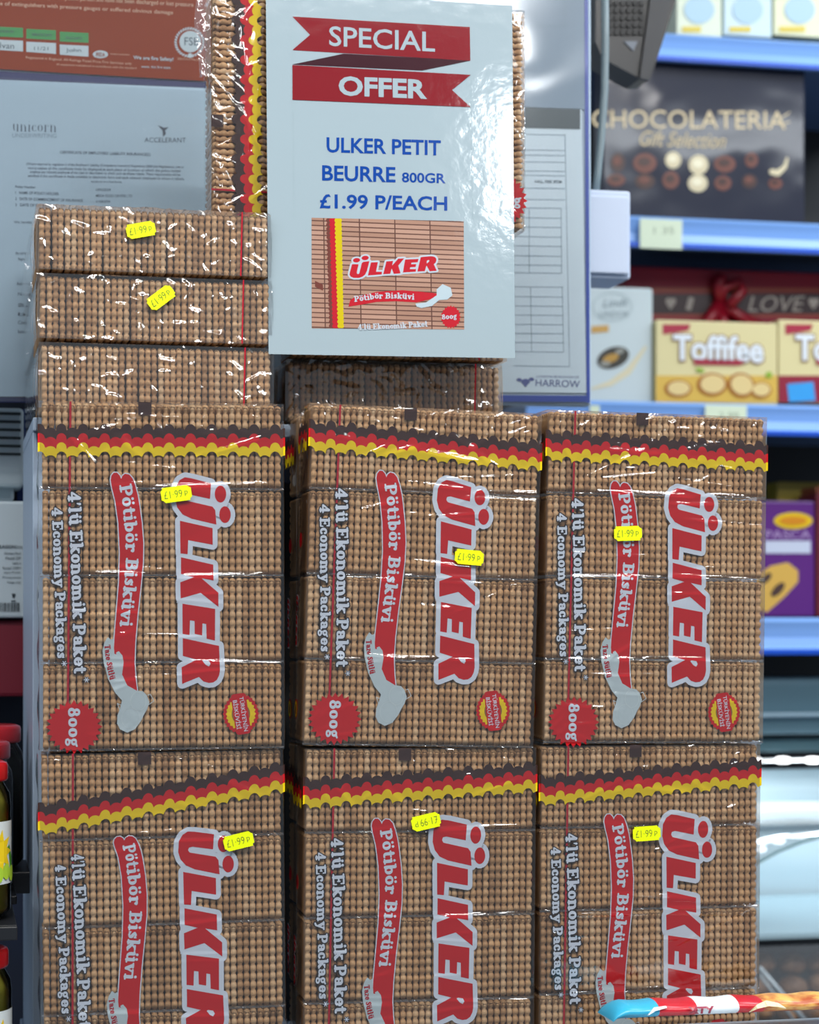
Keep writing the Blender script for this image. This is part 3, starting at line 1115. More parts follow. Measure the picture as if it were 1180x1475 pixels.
sheet('laminated_sheet', ((383, -14), (738, 8), (742, 516), (387, 510)), YS, .0006, PAPER, sign, 4, 4)
s1, s2, s3 = YS - .0002, YS - .0004, YS - .0006
SRED = gl_mat('sign_red', '#7c1a22'); SDARK = gl_mat('sign_dark', '#3a1a22'); SBLUE = gl_mat('sign_blue', '#0c3f90'); SWHITE = gl_mat('sign_white', '#99aab2')


def sp(x, y): return (380 + x / 2.95, y / 2.95)


bn = flat('ribbon_banner', [[sp(121, 70), sp(876, 115), sp(878, 258), sp(121, 213), sp(197, 148)]], on(s1, sign), SRED, sign)
flat('banner_fold', [[sp(121, 274), sp(340, 228), sp(878, 258), sp(672, 300)]], on(s1 - .00005, sign), SDARK, sign)
bn2 = flat('ribbon_banner', [[sp(122, 276), sp(880, 318), sp(800, 382), sp(880, 455), sp(122, 424)]], on(s2, sign), SRED, sign)
# box lines
flat('box_line', [[sp(121, 70), sp(123, 70), sp(131, 930), sp(129, 930)], [sp(879, 318), sp(881, 318), sp(889, 930), sp(887, 930)]], on(s1, sign), mat('grey_rule', '#8fa4ac', .5), sign)


def sheared_font(s, u0, v0, u1, v1, slope, bold, spacing=1.0):
    v, f = font_fit(s, u0, v0, u1, v1, 0, bold, 0, spacing)
    return [(x, y + (x - u0) * slope) for x, y in v], f


def sfit(s, x0, y0, x1, y1, slope, bold):
    """text in crop pixels: y0, y1 are cap top and base at its left end"""
    a = sp(x0, y0); b = sp(x1, y1)
    return sheared_font(s, a[0], a[1], b[0], b[1], slope, bold)


flat('banner_word', None, on(s2, sign), SWHITE, bn, [sfit('SPECIAL', 278, 110, 728, 195, .058, .012)])
flat('banner_word', None, on(s3, sign), SWHITE, bn2, [sfit('OFFER', 318, 322, 694, 406, .042, .035)])
flat('offer_words', None, on(s1, sign), SBLUE, sign, [sfit('ULKER PETIT', 267, 583, 753, 648, .028, .022)])
flat('offer_words', None, on(s1, sign), SBLUE, sign, [sfit('BEURRE', 248, 702, 560, 768, .026, .022), sfit('800GR', 587, 732, 773, 775, .026, .022)])
flat('offer_price', None, on(s1, sign), SBLUE, sign, [sfit('£1.99 P/EACH', 238, 824, 780, 886, .02, .022)])


# printed photograph of the pack on the sign: columns of biscuits drawn flat
def picture_material():
    m = mat('printed_biscuits', '#c49a86', .5, .0, coat=1.0)
    n, l, b = nodes(m)
    tc = n.new('ShaderNodeTexCoord')
    mp = n.new('ShaderNodeMapping')
    mp.inputs['Rotation'].default_value = (math.radians(90), 0, 0)
    br = n.new('ShaderNodeTexBrick')
    br.offset = 0.0
    br.inputs['Color1'].default_value = lin('#b08c7a'); br.inputs['Color2'].default_value = lin('#9c7866'); br.inputs['Mortar'].default_value = lin('#5d4038')
    br.inputs['Scale'].default_value = 1
    br.inputs['Brick Width'].default_value = .0312
    br.inputs['Row Height'].default_value = .0042
    br.inputs['Mortar Size'].default_value = .0006
    br.inputs['Mortar Smooth'].default_value = .3
    l.new(tc.outputs['Object'], mp.inputs['Vector']); l.new(mp.outputs[0], br.inputs['Vector']); l.new(br.outputs[0], b.inputs['Base Color'])
    add_bump(m, 70, .2, .0010, 4)
    return m


def sq(x, y): return (380 + x / 2.95, 300 + y / 2.95)


pic = flat('printed_picture', [[sq(203, 40), sq(850, 55), sq(852, 515), sq(204, 510)]], on(s1, sign), picture_material(), sign)
PR = gl_mat('picture_red', '#b3202c'); PY = gl_mat('picture_yellow', '#c4b016'); PB = gl_mat('picture_brown', '#6b3b33'); PW = gl_mat('picture_white', '#b4bcc6')
# logo turned upright: artwork (u,v) -> (v, -u) scaled
cu, cv = 295, 842


def pfn(u, v):
    # rotated a quarter turn: art-down becomes right, art-right becomes up
    x = (v - cv) * 1.29 * .97 + 555
    y = -(u - cu) * 1.15 + 232 + (x - 555) * -.06 + 6
    return sq(x, y)


def onp(Y):
    f0 = on(Y, sign)
    return lambda u, v: f0(*pfn(u, v))


for k, (a, b, m_, nm) in enumerate(((268, 290, PB, 'brown'), (282, 318, PR, 'red'), (304, 328, PY, 'yellow'))):
    pts = []
    n = 26
    for i in range(n * 6 + 1):
        y = 42 + (508 - 42) * i / (n * 6)
        pts.append(sq(a + 14 * y / 500 - 5 * abs(math.sin(math.pi * i / 6)), y + 1))
    for i in range(n * 6, -1, -1):
        y = 42 + (508 - 42) * i / (n * 6)
        pts.append(sq(b + 10 * y / 500 + (3 * abs(math.sin(math.pi * i / 6)) if k == 2 else 0), y + 1))
    flat('printed_band', [pts], on(s1 - .00012 - k * .00004, sign), m_, pic)
flat('printed_logo_outline', LOGO_WHITE, onp(s2), PW, pic)
flat('printed_logo', LOGO_RED, onp(s2 - .0001), PR, pic)
flat('printed_logo_counter', [RHOLE], onp(s3), PW, pic)
flat('printed_ribbon', [[sq(*p) for p in [(360, 418), (368, 390), (385, 378), (480, 355), (590, 348), (680, 356), (740, 362), (735, 380), (650, 400), (560, 395), (480, 398), (400, 412)]]], on(s2, sign), PR, pic)
flat('printed_words', slab_text('Pötibör Bisküvi', [sq(385, 398), sq(480, 384), sq(560, 383), sq(640, 388)], 8.2), on(s3, sign), PW, pic)
flat('printed_milk', [[sq(*p) for p in [(645, 405), (690, 400), (735, 370), (735, 345), (760, 322), (795, 338), (802, 370), (780, 388), (745, 390), (715, 415), (670, 424), (650, 418)]]], on(s3, sign), gl_mat('picture_milk', '#aebfc8'), pic)
flat('printed_words', slab_text("4'lü Ekonomik Paket", [sq(400, 518), sq(560, 512), sq(697, 503)], 8.5), on(s3, sign), PW, pic)
st = []
for k in range(40):
    rr = 43 if k % 2 == 0 else 37
    a = math.pi * k / 20
    st.append(sq(795 + rr * math.cos(a), 462 + rr * 1.15 * math.sin(a)))
flat('printed_badge', [st], on(s2, sign), PR, pic)
flat('printed_words', slab_text('800g', [sq(757, 473), sq(822, 468)], 7.5), on(s3, sign), PW, pic)
flat('printed_mark', [[sq(218, 308), sq(252, 325), sq(252, 350), sq(218, 333)]], on(s2, sign), PB, pic)

# ---------------------------------------------------------------- notice board with papers
YB = 0.375
BOARD = add_bump(mat('board_white', '#a9bccd', .5, .4), 200, .1, .001)
WALLET = film_material('wallet_film', 7, 0.30, gloss=0.0, rough=0.10, milky=0.008)
NAVY = mat('navy_plastic', '#0c1a4c', .35, .5)
a, b = at(-160, 584, YB), at(852, 584, YB)
MB().box((a.x, YB, b.z), (b.x, YB + .02, b.z + .75), .002).build('wall_back', BOARD)['kind'] = 'structure'

# orange notice, upper left
yp = YB - .002
poster = empty('fire_notice', at(150, 110, yp), label='orange fire equipment notice in a plastic wallet above the certificate', cat='notice')
ORNG = mat('notice_orange', '#8a3814', .5, .1)
GRN = mat('notice_green', '#1d8a3e', .5); PALE = mat('notice_pale', '#b5c8d2', .5); PEACH = mat('notice_print', '#cfa58c', .6); SLATE = mat('notice_slate', '#44525f', .6)


def lo(x, y): return (x / 2.95, y / 2.95)     # crop of the upper left corner


sheet('notice_sheet', (lo(-200, -160), lo(880, -120), lo(878, 345), lo(-200, 282)), yp, .0004, ORNG, poster, 2, 2)
on1, on2 = on(yp - .0003, poster), on(yp - .0006, poster)
for x0, x1, y in ((-40, 98, 112), (112, 238, 122), (254, 376, 134)):
    b1 = flat('green_box', [[lo(x0, y), lo(x1, y + 6), lo(x1, y + 48), lo(x0, y + 42)]], on1, GRN, poster)
    b2 = flat('white_box', [[lo(x0, y + 55), lo(x1, y + 61), lo(x1, y + 107), lo(x0, y + 98)]], on1, PALE, poster)


def lfit(s, x0, y0, x1, y1, slope=.055, bold=0.0, fn=lo):
    a_, b_ = fn(x0, y0), fn(x1, y1)
    return sheared_font(s, a_[0], a_[1], b_[0], b_[1], slope, bold)


flat('notice_print', None, on2, PEACH, poster, [
    lfit('In case of extinguishers with pressure gauges or suffered obvious damage', -60, 2, 735, 24, .053, .012),
    lfit('extinguishers to be checked by a competent person and have not been discharged or lost pressure', -60, -38, 822, -14, .055, .012),
    lfit('Registered in England. All Ratings Fixed Price Fire Services only', 110, 238, 560, 252, .06, .004),
    lfit('all equipment maintained in accordance with the standard', 240, 268, 580, 280, .05, .004),
    lfit('standards certification', 468, 224, 550, 232, .05), lfit('FEDERATION OF SMALL BUSINESSES', 755, 245, 875, 254, .05)])
flat('notice_print', None, on2, PALE, poster, [lfit('We are fire Safety!', 567, 236, 737, 256, .05, .015), lfit('www. the fire team', 600, 276, 725, 288, .04)])
flat('signature', None, on2, SLATE, poster, [lfit('Ivan', 0, 180, 60, 205, .05), lfit('11/21', 145, 198, 205, 213, .02), lfit('John', 280, 205, 345, 225, .0), lfit('SERVICED BY', -20, 125, 60, 137, .05), lfit('SERVICE DATE', 135, 140, 220, 152, .05), lfit('DUE DATE', 280, 155, 350, 166, .05)])
em = flat('oval_emblem', [disc(*lo(427, 231), 11, 5.6)], on1, PALE, poster)
flat('emblem_words', None, on2, ORNG, em, [lfit('IFEDA', 408, 222, 446, 240, .03, .02)])
crest = []
for k in range(34):
    a_ = 2 * math.pi * k / 34
    crest.append(disc(273 + 20 * math.cos(a_), 61 + 20 * math.sin(a_), 2.5, 1.2, 8, a_ + .6))
cr = flat('round_crest', [disc(274, 60, 15.5)] + crest + [disc(274, 80, 3.4)], on1, PALE, poster)
flat('crest_letters', None, on2, SLATE, cr, [lfit('FSB', 784, 158, 845, 192, .03, .0)])

# certificate
cert = empty('insurance_certificate', at(150, 575, yp - .002), label='white insurance certificate in a blue edged wallet behind the left pile', cat='certificate')
yc = yp - .0015
CP = mat('certificate_paper', '#a3bcce', .55, .3)
sheet('certificate_sheet', ((-60, 105), (299, 124), (299, 572), (-60, 571)), yc, .0004, CP, cert, 2, 2)
INKC = mat('certificate_ink', '#3e4f60', .6)
c1 = on(yc - .0003, cert)
flat('wallet_edge', [[(-60, 99), (299, 119), (299, 127), (-60, 112)]], c1, NAVY, cert)
flat('wallet_edge', [[(-60, 571), (55, 573), (55, 580), (-60, 579)]], c1, NAVY, cert)
flat('letterhead', slab_text('unicorn', [(17, 190), (49, 190.5), (82, 191)], 17, extra=-2.2), c1, INKC, cert)['label'] = 'grey lower case letterhead'
flat('letterhead', None, c1, mat('pale_ink', '#7d93a4', .6), cert, [lfit('UNDERWRITING', 52, 566, 240, 584, .01, 0)])
flat('letterhead', None, c1, INKC, cert, [lfit('ACCELERANT', 614, 584, 790, 604, .01, .0, lo)])
flat('bird_emblem', [[(227, 180), (236, 184), (243, 183), (238, 188), (239, 193), (235, 197), (234, 188)]], c1, INKC, cert)
lines = [('CERTIFICATE OF EMPLOYERS\' LIABILITY INSURANCE(S)', 255, 640, 640, 656, .025),
         ('(Where required by regulation 5 of the Employers\' Liability (Compulsory Insurance) Regulations 2008 (the Regulations), one or', 112, 690, 782, 704, .02),
         ('more copies of the certificate must be displayed at each place of business at which the policy holder', 120, 708, 770, 722, .02),
         ('employs any relevant employee of the class or description to which such certificate relates. These requirements will be', 128, 724, 766, 738, .02),
         ('satisfied if the certificate is made available in electronic form and each relevant employee to whom it relates', 118, 741, 782, 755, .02),
         ('access to it in that form)', 388, 766, 516, 778, .02),
         ('Policy Number', 65, 788, 152, 801, .03), ('1   NAME OF POLICY HOLDER', 65, 812, 250, 824, .03), ('2   DATE OF COMMENCEMENT OF INSURANCE', 65, 838, 352, 850, .03), ('3   DATE OF EXPIRY', 65, 864, 200, 876, .03),
         ('UIN23054', 408, 800, 470, 811, .01), ('MEGA FOOD CENTRE LTD', 408, 826, 562, 837, .01), ('01/08/2024', 408, 851, 468, 861, .01)]
for k, (s, x0, y0, x1, y1, sl) in enumerate(lines):
    flat('printed_line', None, c1, INKC, cert, [lfit(s, x0, y0, x1, y1, sl, .012 if k in (0, 6, 7, 8, 9) else .004)])
for (y, s, x0, x1) in ((318, 'We hereby', 20, 46), (362, 'the minimum', 22, 44), (371, 'Signed on', 26, 48), (406, 'Authorised', 24, 46), (421, 'Notes', 26, 44), (437, 'a.', 26, 40), (450, 'b.', 26, 42), (462, 'Cover', 26, 42), (475, 'Issued', 26, 44)):
    flat('printed_line', None, c1, INKC, cert, [font_fit(s, x0, y, x1, y + 5, 0, .004)])
# clear wallet over notice and certificate
sheet('plastic_wallet', ((-60, 108), (300, 127), (301, 578), (-60, 578)), yc - .0035, .0003, WALLET, cert, 2, 2)
sheet('plastic_wallet', ((-60, -60), (299, -45), (299, 119), (-60, 99)), yp - .003, .0003, WALLET, poster, 2, 2)

# form at the right, with the crest of the borough
form = empty('council_form', at(800, 578, yp), label='council form with ruled boxes in a blue edged wallet right of the offer sign', cat='notice')
FP = mat('form_paper', '#cfe2ee', .55, .3)
FG = mat('form_grey', '#8599ac', .55, .3)
sheet('form_sheet', ((560, 148), (838, 157), (845, 566), (560, 564)), yp, .0004, FP, form, 2, 2)
sheet('grey_backing', ((560, -60), (845, -60), (843, 158), (560, 148)), yp, .0004, FG, form, 2, 2)
f1 = on(yp - .0004, form)
flat('wallet_edge', [[(841.5, -60), (847, -60), (850, 580), (845, 580)]], f1, mat('royal_blue', '#1c3c9c', .35), form)
flat('wallet_edge', [[(560, 568), (845, 570), (845, 579), (560, 578)]], f1, mat('royal_blue', '#1c3c9c', .35), form)
flat('form_heading', [[(560, 150), (836, 157), (836, 186), (560, 180)]], f1, mat('form_dark', '#3c4b52', .5), form)
rules = []


def rl(u0, v0, u1, v1, w=.8): rules.extend(strokes([(u0, v0), (u1, v1)], w, caps=False))


def cr3(x, y): return (740 + x / 2.458, y / 2.458)


for y in (475, 530, 548, 572, 604, 620, 665, 705): rl(*cr3(0, y), *cr3(182, y + 3))
for y in (735, 770, 803, 837, 870, 905, 937, 965): rl(*cr3(0, y), *cr3(168, y + 3))
for y in (1015, 1050, 1083, 1115, 1148, 1180, 1212, 1245): rl(*cr3(0, y), *cr3(175, y + 2))
rl(*cr3(0, 1295), *cr3(198, 1298)); rl(*cr3(182, 475), *cr3(198, 1298)); rl(*cr3(55, 740), *cr3(55, 968)); rl(*cr3(168, 738), *cr3(170, 968)); rl(*cr3(60, 1018), *cr3(64, 1247)); rl(*cr3(172, 1015), *cr3(177, 1247))
rl(*cr3(0, 90), *cr3(182, 92)); rl(*cr3(182, 0), *cr3(182, 92))
flat('form_rules', rules, f1, mat('form_rule', '#7e96a6', .6), form)
flat('form_words', None, f1, INKC, form, [font_fit('HALL, FREE 3PDM', *cr3(75, 638), *cr3(170, 650), -1, .01)])
HAR = mat('borough_ink', '#4a5690', .6)
flat('borough_name', slab_text('L', [(0, 0), (1, 0)], 1) if False else None, f1, HAR, form, [font_fit('HARROW', *cr3(78, 1345), *cr3(235, 1370), -2, .004), font_fit('LONDON BOROUGH OF', *cr3(80, 1330), *cr3(232, 1338), -1)])
flat('borough_crest', [disc(*cr3(42, 1352), 6, 4.5), [cr3(25, 1350), cr3(60, 1350), cr3(42, 1372)], disc(*cr3(20, 1345), 4, 2.6), disc(*cr3(63, 1343), 4, 2.6)], f1, HAR, form)
sheet('plastic_wallet', ((560, -60), (846, -60), (849, 588), (560, 587)), yp - .003, .0003, WALLET, form, 2, 2)

# ---------------------------------------------------------------- stand that carries the packs
STEEL = add_bump(mat('stand_grey', '#9fb0c4', .45, .5), 120, .1, .0005)
xl, xr = at(47, 1200, .14).x, at(1092, 1200, .14).x
zb_ = Z_R2
ZS = ZT - .001
stand = empty('display_stand', ((xl + xr) / 2, .2, zb_), label='pale grey display stand behind and under the packs, its edge showing down the left', cat='stand')
o = -Vector(stand.location)


def bx(x0, y0, z0, x1, y1, z1, bev=.001, off=o): return MB().box((x0 + off.x, y0 + off.y, z0 + off.z), (x1 + off.x, y1 + off.y, z1 + off.z), bev)


xf = at(760, 600, .14).x
bx(xl, .142, zb_ - .9, xl + .015, YB - .004, ZS - .0155).build('side_panel', STEEL, stand)
bx(xr - .016, .142, zb_ - .9, xr, YB - .004, zc1 + HP - .03).build('side_panel', STEEL, stand)
bx(xl + .0155, .30, zb_ - .9, xr - .0165, .312, ZS - .045).build('back_panel', mat('stand_black', '#0d1116', .6), stand)
xm = at(406, 560, YF).x
bx(xl, .1325, ZS - .0150, xm, YB - .004, ZS - .0035).build('top_shelf', STEEL, stand)
bx(xm + .0005, .1325, ZS - STEP - .0115, xf, YB - .004, ZS - STEP).build('top_shelf', STEEL, stand)
bx(xl - .003, -.03, zb_ - .022, xr + .003, YB - .004, zb_ - .0006).build('pack_shelf', STEEL, stand)

# ---------------------------------------------------------------- left side: jars, boxes on the wall
DARK = mat('dark_back', '#10161e', .6)
x0 = at(-260, 900, .55).x; x1 = at(56, 900, .55).x
wl = MB().box((x0, .55, .2), (x1 + .30, .57, 2.2)).build('wall_left', mottle(mat('wall_dark_blue', '#10203e', .6), '#0b121c', 4)); wl['kind'] = 'structure'
CREAM = mat('device_white', '#b9c6cc', .45, .4)
GREYSLOT = mat('device_slot', '#2c3437', .6)


def px_box(name, u0, v0, u1, v1, y0, depth, m, root=None, bev=.002):
    a_, b_ = at(u0, v1, y0), at(u1, v0, y0)
    off = -Vector(root.location) if root else Vector((0, 0, 0))
    mb = MB().box((a_.x + off.x, y0, a_.z + off.z), (b_.x + off.x, y0 + depth, b_.z + off.z), bev)
    if root:
        mb.v = [(x, y + off.y, z) for x, y, z in mb.v]
    return mb.build(name, m, root)


yd = .47
dev = empty('wall_unit', at(0, 700, yd), label='white plastic wall unit with slots below the certificate', cat='wall unit')
px_box('housing', -120, 588, 34, 700, yd, .078, CREAM, dev, .004)
for k in range(6):
    px_box('slot', -90, 594 + 11.7 * k, 30, 595.8 + 11.7 * k, yd - .0008, .001, GREYSLOT, dev, 0)
cart = empty('appliance_carton', at(0, 890, yd - .03), label='white carton with barcode label just under the slotted wall unit', cat='carton')
px_box('carton_body', -140, 722, 40, 890, yd - .03, .10, mat('carton_white', '#b4c2ca', .5), cart, .003)
d1 = on(yd - .0312, cart)
INK2 = mat('carton_ink', '#2b343b', .6)
flat('maker_word', None, d1, INK2, cart, [font_fit('DRAGON', -6, 785, 22, 790, 0, .02), font_fit('Series', 23, 785, 32, 790, 0)])
for k, (s, w) in enumerate((('Wireless Panel', 24), ('Model DP', 22), ('made in', 12), ('Rated 230V', 26), ('Input Power', 24), ('Frequency', 26), ('Voltage range', 20))):
    flat('label_line', None, d1, INK2, cart, [font_fit(s, 30 - w, 795 + 7 * k, 30, 799 + 7 * k)])
bars = []
x_ = -14
while x_ < 28:
    w_ = R.choice((.7, 1.2, 1.8)); bars.append([(x_, 868), (x_ + w_, 868), (x_ + w_, 881), (x_, 881)]); x_ += w_ + R.choice((.8, 1.3))
flat('barcode', bars, d1, INK2, cart)
flat('bin_symbol', [[(17, 855), (22, 855), (21, 861), (18, 861)], [(16, 865), (23, 865), (23, 866.5), (16, 866.5)]], d1, INK2, cart)
bd = px_box('pipe_box', -60, 700, 20, 721, yd + .02, .04, CREAM, None, .003)
tag(bd, 'small grey white junction piece between slotted unit and carton', 'box')
rd = px_box('red_crate', -160, 893, 48, 1005, yd - .02, .10, mat('crate_red', '#6b0a22', .5), None, .004)
tag(rd, 'deep red crate under the white carton at the left', 'crate')
px = px_box('blue_panel', 25, 590, 45, 745, yd + .06, .01, mat('panel_blue', '#12306e', .5), None, .001)
tag(px, 'dark blue panel strip showing right of the slotted wall unit', 'panel')

# jars of gherkins on a dark rack
GLASSJ = bpy.data.materials.new('jar_glass'); GLASSJ.use_nodes = True
n, l, b_ = nodes(GLASSJ)
b_.inputs['Base Color'].default_value = (.9, 1, .95, 1); b_.inputs['Roughness'].default_value = .03; b_.inputs['Transmission Weight'].default_value = 0
mxs = n.new('ShaderNodeMixShader'); trn = n.new('ShaderNodeBsdfTransparent'); gls = n.new('ShaderNodeBsdfGlossy'); frn = n.new('ShaderNodeFresnel')
trn.inputs[0].default_value = (.95, .98, .93, 1); gls.inputs['Roughness'].default_value = .04
l.new(frn.outputs[0], mxs.inputs[0]); l.new(trn.outputs[0], mxs.inputs[1]); l.new(gls.outputs[0], mxs.inputs[2])
l.new(mxs.outputs[0], n['Material Output'].inputs[0])
BRINE = mottle(mat('brine_olive', '#6e6c28', .3, .5), '#96903a', 60, 3)
GHK = mottle(mat('gherkin', '#7f8a2e', .4, .5), '#b0a748', 90, 3)
LID = mat('lid_red', '#c0161f', .3, .5, coat=.6)
LABELW = mat('jar_label', '#cfd9dc', .5)
LEAF = mat('label_green', '#3f8a22', .5); PEP = mat('label_yellow', '#e8c81a', .5); LG = mat('label_light_green', '#a9cf3a', .5)


def jar(u_right, v_top, v_bot, y, label, dark=False, with_label=False):
    pr, pt = at(u_right, (v_top + v_bot) / 2, y), at(u_right, v_top, y)
    rad = .033
    zt, zb2 = at(u_right, v_top, y).z, at(u_right, v_bot, y).z
    h = zt - zb2
    # glass edge seen at u_right: centre is one radius to the left
    cx = pr.x - rad * 1.02
    root = empty('gherkin_jar', (cx, y, zb2), label=label, cat='jar', group='jars of gherkins on the left')
    MB().lathe([(0, .0), (rad * .85, .0), (rad, .006), (rad, h - .034), (rad * .97, h - .026), (rad * .82, h - .017), (rad * .80, h - .004)], n=40).build('glass_body', GLASSJ, root, True)
    MB().lathe([(0, .002), (rad * .8, .002), (rad * .93, .008), (rad * .93, h - .036), (rad * .72, h - .022), (0, h - .022)], n=32).build('brine', mottle(mat('brine_dark', '#1a140c', .3), '#2e2412', 40) if dark else BRINE, root, True)
    lr = rad * .93
    prof = [(0, h), (lr * .86, h), (lr * .97, h - .0015), (lr, h - .004), (lr, h - .014), (lr * .97, h - .016), (lr * .9, h - .016)]
    MB().lathe(prof, n=48).build('lid', LID, root, True)
    if not dark:
        rr = random.Random(int(v_top))
        for k in range(16):
            a_ = rr.uniform(0, 6.28); z_ = rr.uniform(.012, h - .05)
            p = Vector((math.cos(a_) * rad * .82, math.sin(a_) * rad * .82, z_))
            tl = rr.uniform(-.5, .5)
            dv_ = Vector((math.sin(a_) * tl * .02, -math.cos(a_) * tl * .02, .014))
            MB().tube([p - dv_, p - dv_ * .6, p, p + dv_ * .6, p + dv_], [.002, .0045, .0052, .0045, .002], 10).build('gherkin', GHK, root, True)
    if with_label:
        z0, z1 = h * .22, h * .62
        lb = MB().lathe([(rad * 1.012, z0), (rad * 1.012, z1)], n=64).build('paper_label', LABELW, root, True)

        def onl(e):
            # artwork: a = angle offset from facing camera-right edge (px), b = height fraction
            return lambda u, v: ((rad * 1.012 + e) * math.cos(math.radians(u)), (rad * 1.012 + e) * math.sin(math.radians(u)), z0 + (z1 - z0) * v)
        lf = []
        for k in range(9):
            a_ = 2 * math.pi * k / 9
            lf.append([(-42 + 22 * math.cos(a_) * q, .45 + .33 * math.sin(a_) * q2) for q, q2 in ((.2, .2),)])
        starp = []
        for k in range(18):
            q = 1 if k % 2 == 0 else .55
            a_ = math.pi * k / 9
            starp.append((-46 + 30 * q * math.cos(a_), .52 + .36 * q * math.sin(a_)))
        flat('label_leaf', [[(-60, .02), (-12, .02), (-10, .42), (-22, .62), (-38, .5), (-55, .45)]], onl(.0003), LEAF, lb)
        flat('label_flower', [starp], onl(.0006), PEP, lb)
        for q in range(3):
            flat('label_gherkin', [disc(-48 + 16 * q, .16 + .04 * (q % 2), 9, .13, 14)], onl(.0009), LG, lb)
    return root


jar(35, 1043, 1245, .25, 'tallest showing jar, dark contents under a red lid, behind the others at left', dark=True)
jar(20, 1066, 1280, .16, 'second jar with only its red lid rim and dark shoulder showing', dark=True)
jar(17, 1095, 1318, .04, 'gherkin jar with yellow flower label at the left edge', with_label=True)
jar(18, 1362, 1590, .04, 'lower gherkin jar, on the shelf below the flower labelled one', with_label=True)
rack = empty('jar_rack', at(0, 1325, .1), label='black shelf rack under the jars at the left edge', cat='rack')
off = -Vector(rack.location)
BLK = mat('rack_black', '#15171c', .4, .5)
zr = at(17, 1319.5, .04).z
xq = at(22, 1300, .04).x
xq2 = at(35, 1300, .25).x + .004
bx(xq - .3, -.005, zr - .006, xq, .12, zr - .0008, .001, off).build('shelf_board', BLK, rack)
bx(xq - .3, -.012, zr - .012, xq, -.006, zr - .001, .001, off).build('shelf_lip', BLK, rack)
z2 = at(20, 1281, .16).z
bx(xq - .3, .121, z2 - .008, xq + .004, .2, z2 - .0005, .001, off).build('shelf_board', BLK, rack)
z3 = at(35, 1246.5, .25).z
bx(xq2 - .3, .205, z3 - .02, xq2, .30, z3 - .0005, .001, off).build('shelf_board', BLK, rack)
bx(xq2 + .0015, .18, z3 - .5, xq2 + .010, .30, z3 + .03, .001, off).build('rack_post', BLK, rack)
z4 = at(18, 1591, .04).z
bx(xq - .3, -.01, z4 - .006, xq, .12, z4 - .0005, .001, off).build('shelf_board', BLK, rack)

# ---------------------------------------------------------------- right background: shop shelves
YR = 1.25
RAIL = mat('rail_blue', '#86b2f0', .35, .5)
RAIL2 = mat('rail_light', '#9fc8ff', .35, .5)
RAIL3 = mat('rail_deep', '#1250c8', .35, .5)
SHELFD = mat('shelf_dark', '#0a0f16', .6)
wbk = MB().box((at(700, 700, YR + .46).x, YR + .46, 0.2), (at(1500, 700, YR + .46).x, YR + .5, 2.8)).build('wall_right', SHELFD)
wbk['kind'] = 'structure'
unit = empty('shelf_unit', at(1100, 900, YR), label='tall shop shelving with blue price rails at the right', cat='shelving')
uo = -Vector(unit.location)
XL_, XR_ = at(760, 700, YR).x, at(1420, 700, YR).x
rails = [(52, 92, False), (316, 360, False), (581, 625, False), (890, 942, True)]
for k, (v0, v1, deep) in enumerate(rails):
    z1 = at(1050, v0, YR).z; z0 = at(1050, v1, YR).z
    bx(XL_, YR + .012, z1 - .022, XR_, YR + .45, z1 - .002, .001, uo).build('shelf_board', mat('shelf_metal', '#5a6f90', .4, .5), unit)
    hh = z1 - z0
    # curved price rail: profile extruded along x
    prof = [(0.006, z1), (0.0, z1 - .1 * hh), (.004, z1 - .3 * hh), (.007, z1 - .55 * hh), (.004, z1 - .8 * hh), (-.002, z1 - .9 * hh), (0, z0), (.011, z0), (.011, z1)]
    v = [(XL_ + uo.x, YR + p[0] + uo.y, p[1] + uo.z) for p in prof] + [(XR_ + uo.x, YR + p[0] + uo.y, p[1] + uo.z) for p in prof]
    n = len(prof)
    f = [(i, (i + 1) % n, (i + 1) % n + n, i + n) for i in range(n)] + [tuple(range(n)), tuple(range(2 * n - 1, n - 1, -1))]
    o_ = obj('price_rail', (v, f), RAIL, unit)
    bx(XL_, YR - .0035, z0 - .001, XR_, YR - .0025, z0 + hh * .13, 0, uo).build('rail_lip', RAIL3, unit)
for (u0, u1, v0, v1, s) in ((922, 983, 317, 357, '1 35'), (1016, 1076, 584, 612, '2 99'), (850, 864, 584, 600, None)):
    t_ = px_box('rail_ticket', u0, v0, u1, v1, YR - .0065, .001, mat('ticket_cream', '#d6e2c8', .5), unit, 0)
    if s:
        flat('ticket_figures', None, on(YR - .0068, unit), mat('ticket_ink', '#98a48c', .6), t_, [font_fit(s, u0 + 20, v0 + 10, u1 - 12, v0 + 20)]).parent = unit

# chocolate gift box
yk = YR + .02
choc = empty('chocolate_box', at(1010, 315, yk), label='large dark chocolate gift box with gold lettering on the right shelf', cat='box')
a_, b_ = at(868, 312.5, yk), at(1160, 97, yk)
off = -Vector(choc.location)
CB = add_bump(mat('choc_box_black', '#2c2e3c', .3, .1, coat=.7), 6, .35, .008, 2)
MB().box((a_.x + off.x, 0, a_.z + off.z), (b_.x + off.x, .045, b_.z + off.z), .003).build('box_body', CB, choc)
GOLD = mat('gold_foil', '#d8c39a', .4, .5)
k1 = on(yk - .0008, choc)


def rc(x, y): return (780 + x / 2.95, y / 2.95)


